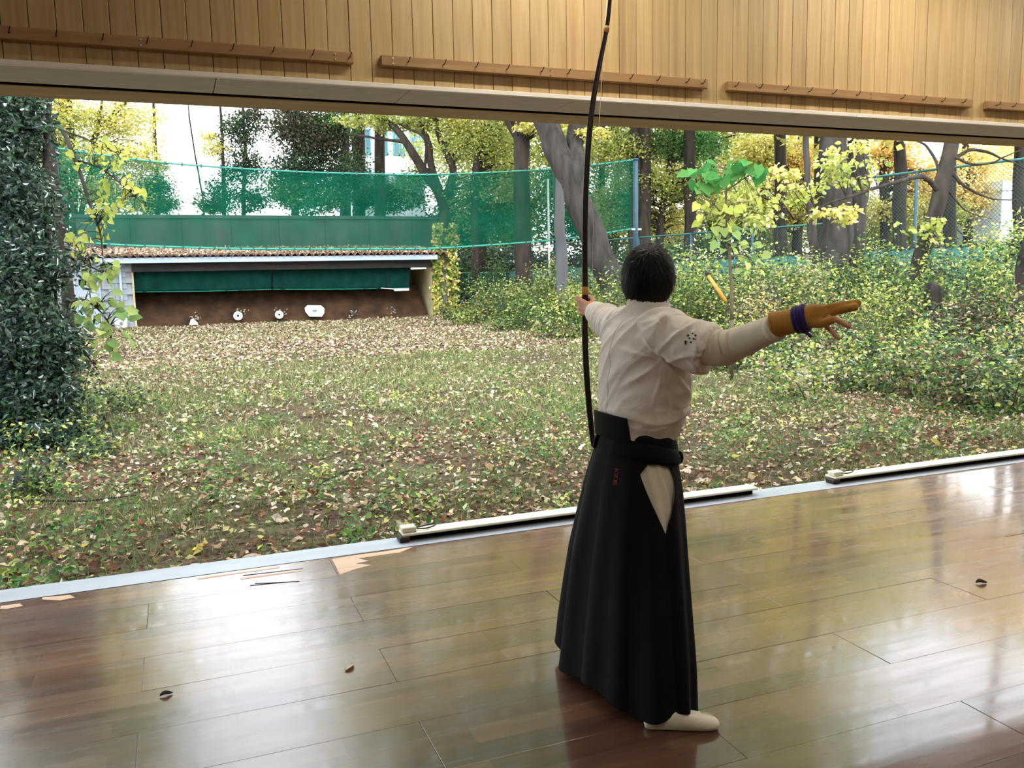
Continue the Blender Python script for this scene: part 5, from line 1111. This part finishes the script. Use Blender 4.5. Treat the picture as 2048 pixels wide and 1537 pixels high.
# left hand closed round the bow
def finger(mb, P, r): mb.tube(spline(P, 4), list(np.linspace(r, r * .82, (len(P) - 1) * 4 + 1)), 9); mb.add(*tube([P[-1], np.array(P[-1]) + (np.array(P[-1]) - np.array(P[-2])) * .12], [r * .82, r * .4], 9))
for i in range(4):
    z = B0[2] + .036 - .0225 * i; kx = -.041 + .006 * i; r = .0104 - .0005 * i
    kn = np.array([B0[0] + kx, B0[1] + .004 - .003 * i, z]); finger(bodyM, [WL_ + [-.012, .0, .014 - .009 * i], kn], .0128)
    finger(bodyM, [kn, (B0[0] - .014, B0[1] + .036, z - .003), (B0[0] + .018, B0[1] + .032, z - .006), (B0[0] + .026, B0[1] + .004, z - .008), (B0[0] + .022, B0[1] - .016, z - .008)], r)
finger(bodyM, [WL_ + [.008, .005, .012], (B0[0] + .012, B0[1] - .045, B0[2] + .022), (B0[0] + .029, B0[1] - .008, B0[2] + .034), (B0[0] + .026, B0[1] + .030, B0[2] + .040)], .0125)
bodyM.tube([WL_ + [0, -.04, -.004], WL_ + [.002, .02, .002], WL_ + [.0, .055, .008]], [.027, .031, .026], 12)
# right hand: palm and the two bare fingers
K = [A(1652, 618, 2.00), A(1655, 626, 1.994), A(1651, 636, 1.99), A(1645, 645, 1.99)]
for k in K: finger(bodyM, [WR + (k - WR) * .15, k], .0145)
finger(bodyM, [K[2], A(1669, 639, 1.965), A(1685, 646, 1.945), A(1700, 655, 1.93)], .0098)
finger(bodyM, [K[3], A(1657, 657, 1.98), A(1668, 668, 1.965), A(1679, 679, 1.95)], .0088)
V, F, N = remesh(bodyM.vf, .0047, 2); mobj('body', (V, F), M['skin'], man, True)
mw, t_, b_ = new_mat('eye_white'); b_.inputs['Base Color'].default_value = (.8, .78, .75, 1); b_.inputs['Roughness'].default_value = .2
mk, t_, b_ = new_mat('iris'); b_.inputs['Base Color'].default_value = (.02, .012, .008, 1); b_.inputs['Roughness'].default_value = .2
ml, t_, b_ = new_mat('lips'); b_.inputs['Base Color'].default_value = (*srgb(176, 104, 92), 1)
for s in (-1, 1):
    c = headpt((s * .029, .076, .002)); e = mobj('eye', sphere_grid(lambda d: c + np.array(d) * .0115, 16, 10), mw, man, True)
    c2 = c + fd * .0065; mobj('iris', sphere_grid(lambda d: c2 + np.array(d) * .0062, 12, 8), mk, e, True)
    mobj('eyebrow', tube(spline([headpt((s * .012, .090, .022)), headpt((s * .03, .086, .028)), headpt((s * .048, .074, .022))], 4), .0035, 6), M['hair'], man, True)
mobj('mouth', tube(spline([headpt((-.02, .078, -.058)), headpt((0, .090, -.056)), headpt((.02, .078, -.058))], 4), [.002, .003, .004, .0045, .0048, .0045, .004, .003, .002], 8), ml, man, True)
# ---- hair: a cap with hairline, plus strands
def hairmask(d):
    x, y, z = d; low = -.84 if y < -.25 else -.84 + (y + .25) * 1.15
    m1 = 1 if y < .12 else max(0, 1 - (y - .12 - max(0, z - .25) * 1.1) / .10)
    if z > .80: m1 = 1
    m2 = min(1, max(0, (z - low) / .10 + .5)); return max(0., min(1., m1)) * m2
def hair_r(d):
    x, y, z = d; a, b, c = .094, .108, (.119 if z > 0 else .128); r = 1 / math.sqrt((x / a) ** 2 + (y / b) ** 2 + (z / c) ** 2)
    th = math.atan2(y, x); r += .0035 * noise.noise((math.cos(th) * 7, math.sin(th) * 7, z * 1.6)) + .0022 * noise.noise((math.cos(th) * 24, math.sin(th) * 24, z * 3))
    return r
def hairpt(d):
    m = hairmask(d); r = hair_r(d); return headpt(np.array(d) * (r * m + .062 * (1 - m)) + [0, -.004, .004])
hair = mobj('hair', sphere_grid(hairpt, 120, 90), M['hair'], man, True)
n = 5200; dv = rand_dir(n); k = np.array([hairmask(d) > .9 for d in dv]); dv = dv[k]; n = len(dv)
C = np.array([headpt(d * (hair_r(d) - .001) + [0, -.004, .004]) for d in dv]); crown = np.array([.1, -.55, .83])
T = dv - crown; T = T - dv * np.sum(T * dv, 1, keepdims=True); T = unit(T); T = unit(T + [0, 0, -.15] + .22 * RNG.normal(size=(n, 3))) + .16 * dv
Dw = T[:, 0:1] * rd + T[:, 1:2] * fd + T[:, 2:3] * ud; Nw = dv[:, 0:1] * rd + dv[:, 1:2] * fd + dv[:, 2:3] * ud
mh, t_, b_ = new_mat('hair_strand'); b_.inputs['Base Color'].default_value = (.0035, .003, .003, 1); b_.inputs['Roughness'].default_value = .5; b_.inputs['Specular IOR Level'].default_value = .25
leaf_obj('strands', C, unit(Dw), -Nw, RNG.uniform(.022, .042, n), .0022, np.full((n, 3), .01), mh, hair, 'blade')['kind'] = 'stuff'

# ---- jacket: torso and wide short sleeves as one cloth
jm = MB(); jm.add(*loft([ell(c[0], c[1], c[2], c[3], c[4], 44) for c in TOR]))
SE = A(1417, 703, 2.345)
jm.tube(spline([SR + [.01, .10, -.02], SR + [0, .02, -.012], SR * .5 + SE * .5 + [0, 0, -.008], SE], 5), [.088, .09, .09, .088, .087, .086, .085, .083, .082, .081, .080, .079, .078, .078, .078, .078], 22)
CL = np.array([1.664, 3.265, 1.338])
jm.tube(spline([SL + [-.01, -.10, -.02], SL + [0, -.01, -.01], EL, CL], 5), [.085, .085, .084, .082, .08, .078, .075, .072, .069, .066, .063, .06, .056, .052, .047, .043], 20)
V, F, N = remesh(jm.vf, .0055, 9)
Ap = np.array([1.50, 2.45, 1.215])
def ridg(a, k=2.4): return max(0., 1 - abs(a) * k) ** 1.6
def folds(p):
    x, y, z = p; q = p - Ap; r = float(np.linalg.norm(q)); wv = noise.noise(Vector(p) * 4.5) * .05
    if y < 2.44: cs_, sn_ = .50, .86      # right sleeve
    elif y > 2.88: cs_, sn_ = .45, -.89   # left sleeve
    elif z < 1.03: cs_, sn_ = .97, .22    # bunched above the belt
    else: cs_, sn_ = .80, -.60            # back: from the right armpit down to the left
    u = cs_ * y + sn_ * z + wv; v = -sn_ * y + cs_ * z + wv
    w = .012 * ridg(noise.noise((u * 2.6, v * 9.5, x * 4))) + .006 * ridg(noise.noise((u * 5 + 7, v * 19, x * 6)))
    ph = math.atan2(q[2], math.hypot(q[0] * 1.3, q[1])); w += .010 * ridg(math.sin(ph * 4.4 + wv * 30), 1.6) * math.exp(-((r - .10) / .09) ** 2)
    if z < .98: w += .003 * math.sin(math.atan2(y - 2.64, x - 1.52) * 11 + wv * 60) * min(1, max(0, (z - .86) / .05))
    return w + .003 * noise.noise((x * 7, y * 7, z * 7))
V = np.array([p + nrm * folds(p) for p, nrm in zip(V, N)])
jacket = mobj('jacket', (V, F), M['jacket'], man, True); JV, JF = V, F
cs = jacket.modifiers.new('soft', 'SMOOTH'); cs.factor = .5; cs.iterations = 1
_d = (SE - SR) / np.linalg.norm(SE - SR); mobj('sleeve_hem', tube([SE - _d * .012, SE - _d * .002, SE + _d * .004], [.0745, .0755, .073], 30), M['jacket'], jacket, True)
_jb = BVHTree.FromPolygons([tuple(v) for v in JV], JF); _sp = []
for _z in np.linspace(1.335, 1.01, 44):
    _h = _jb.ray_cast(Vector((1.1, 2.645, _z)), Vector((1, 0, 0)))
    if _h[0] is not None: _sp.append(np.array(_h[0]) + [-.0002, 0, 0])
mobj('back_seam', tube(_sp, .0014, 5), M['inner'], jacket, True)
# collar band
rings = []
for k in range(37):
    th = 2 * math.pi * k / 36; c, s = math.cos(th), math.sin(th); z = 1.356 - .044 * c; bx, by = 1.566, 2.656
    prof_ = [(.070, z - .028), (.078, z - .02), (.070, z + .030), (.063, z + .032), (.060, z - .02)]
    rings.append([(bx + (r + .004) * c, by + r * s, zz) for r, zz in prof_])
V, F = loft([r + [r[0]] for r in rings], False, False); mobj('collar', (V, F), M['inner'], man, True)
# long inner sleeve with cuff on the right arm, cuff on the left
P = spline([SE + (SR - SE) * .3, ER + (SE - ER) * .5, ER + [0, 0, .002], A(1553, 655, 2.095)], 16)
R = list(np.interp(np.linspace(0, 1, len(P)), [0, .35, .6, 1], [.060, .060, .056, .0400])); V, F = tube(P, R, 28)
V = [np.array(v) + np.array([-.4, -.7, .5]) * .0042 * (1 - 2 * abs(math.sin(i // 28 * .55 + (i % 28) * .22 + .8 * math.sin(i // 28 * .9)))) * (1 if 4 < i // 28 < len(P) - 6 else .2) for i, v in enumerate(V)]
mobj('inner_sleeve', (V, F), M['inner'], man, True)
e1, e2 = P[-2], P[-1]; dd = (e2 - e1) / np.linalg.norm(e2 - e1); mobj('cuff', tube([e2 - dd * .022, e2 - dd * .01, e2 + dd * .004], [.041, .0425, .0405], 28), M['inner'], man, True)
dd = (CL - EL) / np.linalg.norm(CL - EL); mobj('cuff', tube([CL - dd * .02, CL, CL + dd * .035], [.043, .041, .034], 24), M['inner'], man, True)
# side tie
c0 = A(1358, 858, 2.52); mobj('side_tie', MB().tube(spline([c0, c0 + [.01, -.01, -.02], c0 + [.03, -.012, -.05], c0 + [.04, -.01, -.085]], 4), .002, 5).tube(spline([c0, c0 + [-.004, -.012, -.03], c0 + [-.002, -.012, -.055]], 4), .002, 5).tube([c0 + [-.008, 0, .004], c0 + [.01, -.008, -.004]], .005, 6).vf, M['inner'], man, True)
# tail of the jacket showing in the side slit
# ---- hakama
HK = np.array([(.945, 1.518, 2.648, .118, .138), (.90, 1.515, 2.648, .124, .150), (.84, 1.510, 2.648, .134, .176), (.75, 1.502, 2.648, .146, .212), (.62, 1.492, 2.648, .152, .252), (.48, 1.482, 2.650, .154, .292), (.33, 1.474, 2.650, .152, .330), (.18, 1.466, 2.648, .148, .368), (.045, 1.462, 2.646, .146, .388)])
def hk(z):
    zz = HK[::-1, 0]; return [np.interp(z, zz, HK[::-1, i]) for i in range(1, 5)]
TH0 = math.radians(266); ZT, ZM, ZB = .842, .805, .622
def slit(z):
    if z >= ZT: return 0.0
    if z <= ZB: return 0.0
    w = math.radians(27)
    if z > ZM: return w * (.62 + .38 * (ZT - z) / (ZT - ZM))
    return w * (z - ZB) / (ZM - ZB)
def hk_pt(th, z, off=0.0, fold=True):
    cx_, cy_, a, b = hk(z); c, s = math.cos(th), math.sin(th); p = 2.1; rr = (abs(c) ** p + abs(s) ** p) ** (-1 / p); t = min(1, max(0, (.93 - z) / .9)); f = 0
    if c < 0: a = a * (1 + .38 * t)
    if fold:
        f = .022 * t ** 1.2 * (abs(math.sin(th * 4.5 + .5 + .8 * t)) ** .6 - .5) + .010 * t * math.sin(th * 13 + 2.5 * t) + .012 * t * noise.noise((c * 2.2, s * 2.2, z * 2.5))
    tilt = .045 * max(0, (z - .60) / .35)
    zo = z - tilt * c * .9 - (.02 * t ** 8 * math.sin(th * 5))
    return np.array([cx_ + (a + f + off) * rr * c, cy_ + (b + f + off) * rr * s, zo])
zs = np.concatenate([np.linspace(.945, ZT + .002, 10), np.linspace(ZT - .002, ZB, 34), np.linspace(ZB - .01, .045, 70)]); nT = 260; rings = []
for z in zs:
    w = slit(z); rings.append([hk_pt(TH0 + w + (2 * math.pi - 2 * w) * k / nT, z) for k in range(nT + 1)])
hkV, hkF = loft(rings, False, False); hak = mobj('hakama', (hkV, hkF), M['hakama'], man, True)
md = hak.modifiers.new('thick', 'SOLIDIFY'); md.thickness = .0025; md.offset = -1
V, F = loft([[hk_pt(TH0 + math.radians(-40 + 80 * k / 30), z, -.012 + .003 * math.sin(k * .9 + z * 30), False) for k in range(31)] for z in np.linspace(.90, .56, 24)], False, False)
mobj('jacket_tail', (V, F), M['inner'], jacket, True)
def strip(th0, th1, za, zb, off, n=48, rows=4, name='belt', slope=0.0, mat='belt'):
    R_ = [[hk_pt(math.radians(th0 + (th1 - th0) * k / n), za + (zb - za) * j / rows + slope * k / n, off * (1 - .35 * abs(2 * j / rows - 1)), False) for k in range(n + 1)] for j in range(rows + 1)]
    o = mobj(name, loft(R_, False, False), M[mat], hak, True); m_ = o.modifiers.new('thick', 'SOLIDIFY'); m_.thickness = .004; m_.offset = 0; return o
strip(196, 196 + 330, .948, .900, .010, 90, slope=-.004)
strip(200, 200 + 320, .906, .852, .013, 90, slope=-.006)
kn = hk_pt(math.radians(322), .872, .010, False); mobj('belt_knot', sphere_grid(lambda d: kn + np.array(d) * [.014, .014, .024], 18, 12), M['belt'], hak, True)
# stiff back board above the belt
R_ = []
for j in range(9):
    t = j / 8; half = 44 - 6 * t; rr = []
    for k in range(25):
        q = hk_pt(math.radians(184 - half + 2 * half * k / 24), .905, .017 + .008 * t, False); rr.append(q + [.004 * t, 0, -.012 + .086 * t])
    R_.append(rr)
o = mobj('back_board', loft(R_, False, False), M['belt'], hak, True); m_ = o.modifiers.new('thick', 'SOLIDIFY'); m_.thickness = .008; m_.offset = 0
# embroidered characters (three, top to bottom), laid onto the cloth
dg = bpy.context.evaluated_depsgraph_get()
def surf(bvh, px, py):
    r = ray(px, py); h = bvh.ray_cast(Vector((0, 0, CAMZ)), Vector(r).normalized()); return (np.array(h[0]), np.array(h[1])) if h[0] is not None else (None, None)
bvh = BVHTree.FromPolygons([tuple(v) for v in hkV], hkF)
GL = [[[(0, 7), (10, 7)], [(5, 10), (5, 7), (3, 3), (0, 0)], [(5, 7), (7, 3), (10, 0)]],
      [[(0, 9.5), (2, 8)], [(0, 6.5), (2, 5)], [(0, 0), (2.3, 3.2)], [(3, 9), (10, 9)], [(9, 9), (9, .5), (7.6, 1)], [(4, 6.5), (7, 6.5), (7, 3.5), (4, 3.5), (4, 6.5)]],
      [[(1, 9.5), (10, 9.5)], [(1.6, 9.5), (1.4, 4), (0, 0)], [(3.5, 7.6), (9, 7.6), (9, 3.8), (3.5, 3.8), (3.5, 7.6)], [(3.5, 5.7), (9, 5.7)], [(6.2, 9), (6.0, 7.6)], [(6.3, 3.8), (6.3, .2), (5.2, .6)], [(4, 2.6), (2.6, .8)], [(8, 2.6), (9.6, .8)]]]
for gi, (g, (gx, gy)) in enumerate(zip(GL, ((1234, 941.5), (1233, 954), (1232, 966)))):
    mb = MB()
    for st in g:
        P = []
        for (a, b) in st:
            p, nr = surf(bvh, gx + (a - 5) * .82, gy - (b - 5) * 1.02)
            if p is not None: P.append(p + nr / np.linalg.norm(nr) * (.0036 if np.dot(nr, -ray(gx, gy)) > 0 else -.0036))
        if len(P) > 1: mb.tube(P, .0009, 5)
    if mb.V: tag(mobj('embroidered_character', mb.vf, M['orange'], hak), 'small orange embroidered character')
# dark printed marks on the right sleeve
me_ = jacket.data; jb = BVHTree.FromPolygons([tuple(v) for v in JV], JF)
for (px, py, r) in ((1376, 671, 2.6), (1385, 667, 2.2), (1391, 671, 2.6), (1379, 677, 2.4), (1387, 678, 2.8), (1371, 684, 3.2), (1382, 685, 2.6), (1371, 688, 2.4), (1391, 679, 1.6)):
    P = []; nr0 = None
    for k in range(8):
        a = 2 * math.pi * k / 8 + .4; p, nr = surf(jb, px + r * math.cos(a) * (1 if k % 2 else .7), py + r * math.sin(a) * (1 if k % 2 else .6))
        if p is not None: P.append(p); nr0 = nr if nr0 is None else nr0
    if len(P) > 4:
        tv = np.array([-.5, -.86, .1]) * .0012; mobj('printed_mark', MB().poly([p + tv * .6 for p in P], tv).vf, M['black'], jacket)
# ---- glove with cord
gm = MB(); g0, g1 = A(1546, 651, 2.105), A(1606, 637, 2.035)
P = spline([g0, (g0 + g1) / 2, g1, A(1630, 630, 2.015), A(1652, 624, 1.998)], 4)
V, F = [], []
gm.tube(P, list(np.interp(np.linspace(0, 1, len(P)), [0, .3, .55, .8, 1], [.0405, .0385, .035, .032, .022])), 18)
G = lambda px, py, Y: A(px, py, Y)
finger(gm, [K[0] + (WR - K[0]) * .3, K[0], G(1688, 611, 1.97), G(1719, 606, 1.945)], .0150); finger(gm, [K[1] + (WR - K[1]) * .3, K[1], G(1688, 619, 1.96), G(1714, 614, 1.935)], .0145)
finger(gm, [G(1612, 644, 2.02), G(1634, 648, 1.99), G(1652, 645, 1.965), G(1668, 639, 1.95)], .0150)
V, F, N = remesh(gm.vf, .0038, 4); glove = mobj('glove', (V, F), M['glove'], man, True)
mobj('glove_opening', tube([g0 - (g1 - g0) * .02, g0 + (g1 - g0) * .03], [.0405, .0412], 24), M['glove'], glove, True)
w0 = A(1602, 638.5, 2.04); ax = (g1 - g0) / np.linalg.norm(g1 - g0)
for k in range(4):
    c = w0 + ax * (-.014 + .0095 * k); u = np.cross(ax, [0, 0, 1.]); u /= np.linalg.norm(u); v_ = np.cross(u, ax)
    mobj('wrist_cord', tube([c + (.0350 + .0015 * (k % 2)) * (math.cos(a) * u + math.sin(a) * v_) for a in np.linspace(0, 2 * math.pi + .3, 28)], .0068, 8), M['purple'], glove, True)
mobj('cord_end', tube(spline([w0 + [.0, .0, -.036], w0 + [.004, -.02, -.04], w0 + [.004, -.04, -.05]], 4), .005, 7), M['purple'], glove, True)
# ---- split-toed socks
def tabi(heel, toe, name='tabi'):
    h, t = np.array(heel, float), np.array(toe, float); L = np.linalg.norm(t - h); d = (t - h) / L; s = np.array([-d[1], d[0], 0]); rings = []
    prof_ = [(0, .012, .015, .025), (.02, .026, .0, .05), (.10, .033, 0, .066), (.22, .035, 0, .072), (.36, .036, 0, .070), (.52, .040, 0, .060), (.68, .045, 0, .050), (.82, .045, 0, .042), (.92, .038, 0, .036), (.98, .024, .002, .028), (1.0, .010, .008, .02)]
    for (u, w, zb, zt_) in prof_:
        rr = []
        for k in range(20):
            a = 2 * math.pi * k / 20; c, q = math.cos(a), math.sin(a); z = zb + .002 + (zt_ - zb) * (.5 + .5 * q) if q > -.6 else zb + .002
            rr.append(h + d * L * u + s * w * c * (abs(c) ** -.3 if abs(c) > .2 else 1) * .9 + np.array([0, 0, z]))
        rings.append(rr)
    V, F = loft(rings); V = [np.array(v) + np.array(noise.noise_vector(Vector(v) * 30)) * .002 * (v[2] > .01) for v in V]
    o = mobj(name, (V, F), M['tabi'], man, True); sd = o.modifiers.new('sub', 'SUBSURF'); sd.levels = 1; sd.render_levels = 2
    m1 = h + d * L * .76 + s * .012; mobj('toe_split', tube(spline([m1 + [0, 0, .0495], h + d * L * .9 + s * .014 + [0, 0, .041], h + d * L * .985 + s * .012 + [0, 0, .018]], 4), .0016, 5), M['inner'], o, True); return o
tabi((1.352, 2.325, 0), (1.578, 2.222, 0)); tabi((1.392, 3.035, 0), (1.60, 3.16, 0))

# ================================================================== the bow
BP = spline([A(1187.5, 893, 3.42), A(1184, 868, 3.42), A(1178, 812, 3.42), A(1172, 730, 3.42), A(1169.5, 660, 3.42), A(1170, 600, 3.42), A(1169.5, 500, 3.42), A(1171, 400, 3.42), A(1176, 300, 3.42), A(1186, 205, 3.42), A(1200, 125, 3.42), A(1213, 60, 3.42), A(1220, 0, 3.42), A(1224, -70, 3.42)], 6)
M['lacquer'] = noisy('dark_lacquer', srgb(22, 14, 12), srgb(40, 26, 20), 20, .32, stretch=(1, 1, .1), bmp=0)
M['rattan'] = noisy('rattan_wrap', srgb(196, 146, 78), srgb(214, 168, 100), 120, .5, stretch=(.1, .1, 1), bmp=.3, bdist=.002)
bow = empty('longbow', BP[0], 'long black lacquered bow with rattan wraps held in the archer\'s far hand', 'bow')
def sq_tube(P, w, t):
    R_ = []
    for i, p in enumerate(P):
        q = P[min(i + 1, len(P) - 1)] - P[max(0, i - 1)]; q /= np.linalg.norm(q); u = np.array([.93, -.36, 0]); u -= q * np.dot(u, q); u /= np.linalg.norm(u); v_ = np.cross(q, u)
        k = 1 - .55 * (abs(i / (len(P) - 1) - .35) / .65) ** 2; R_.append([p + (a * w * u + b * t * v_) * k for a, b in ((-.4, -.5), (.4, -.5), (.5, -.3), (.5, .3), (.4, .5), (-.4, .5), (-.5, .3), (-.5, -.3))])
    return loft(R_)
mobj('stave', sq_tube(BP, .027, .022), M['lacquer'], bow, True)
def wrap(y0, y1, nm, mat='rattan', g=1.12):
    i0, i1 = sorted((int(np.argmin(abs(np.array([q[2] for q in BP]) - A(1170, y0, 3.42)[2]))), int(np.argmin(abs(np.array([q[2] for q in BP]) - A(1170, y1, 3.42)[2]))))); 
    if i1 == i0: i1 += 1
    z0, z1 = A(1170, y1, 3.42)[2], A(1170, y0, 3.42)[2]; P = []
    for z in np.linspace(z0, z1, 6): P.append(np.array([np.interp(z, BP[:, 2], BP[:, 0]), np.interp(z, BP[:, 2], BP[:, 1]), z]))
    mobj(nm, sq_tube(P, .027 * g, .022 * g), M[mat], bow, True)
wrap(563, 592, 'grip_wrap'); wrap(592, 640, 'grip', 'glove', 1.06); wrap(44, 62, 'upper_wrap', g=.9); wrap(868, 882, 'lower_wrap', g=.8)
mobj('string', tube([BP[0] + [.0, .03, .01], (BP[0] + BP[-1]) / 2 + [0, .09, 0], BP[-1] + [0, .03, -.01]], .0012, 5), M['inner'], bow, True)
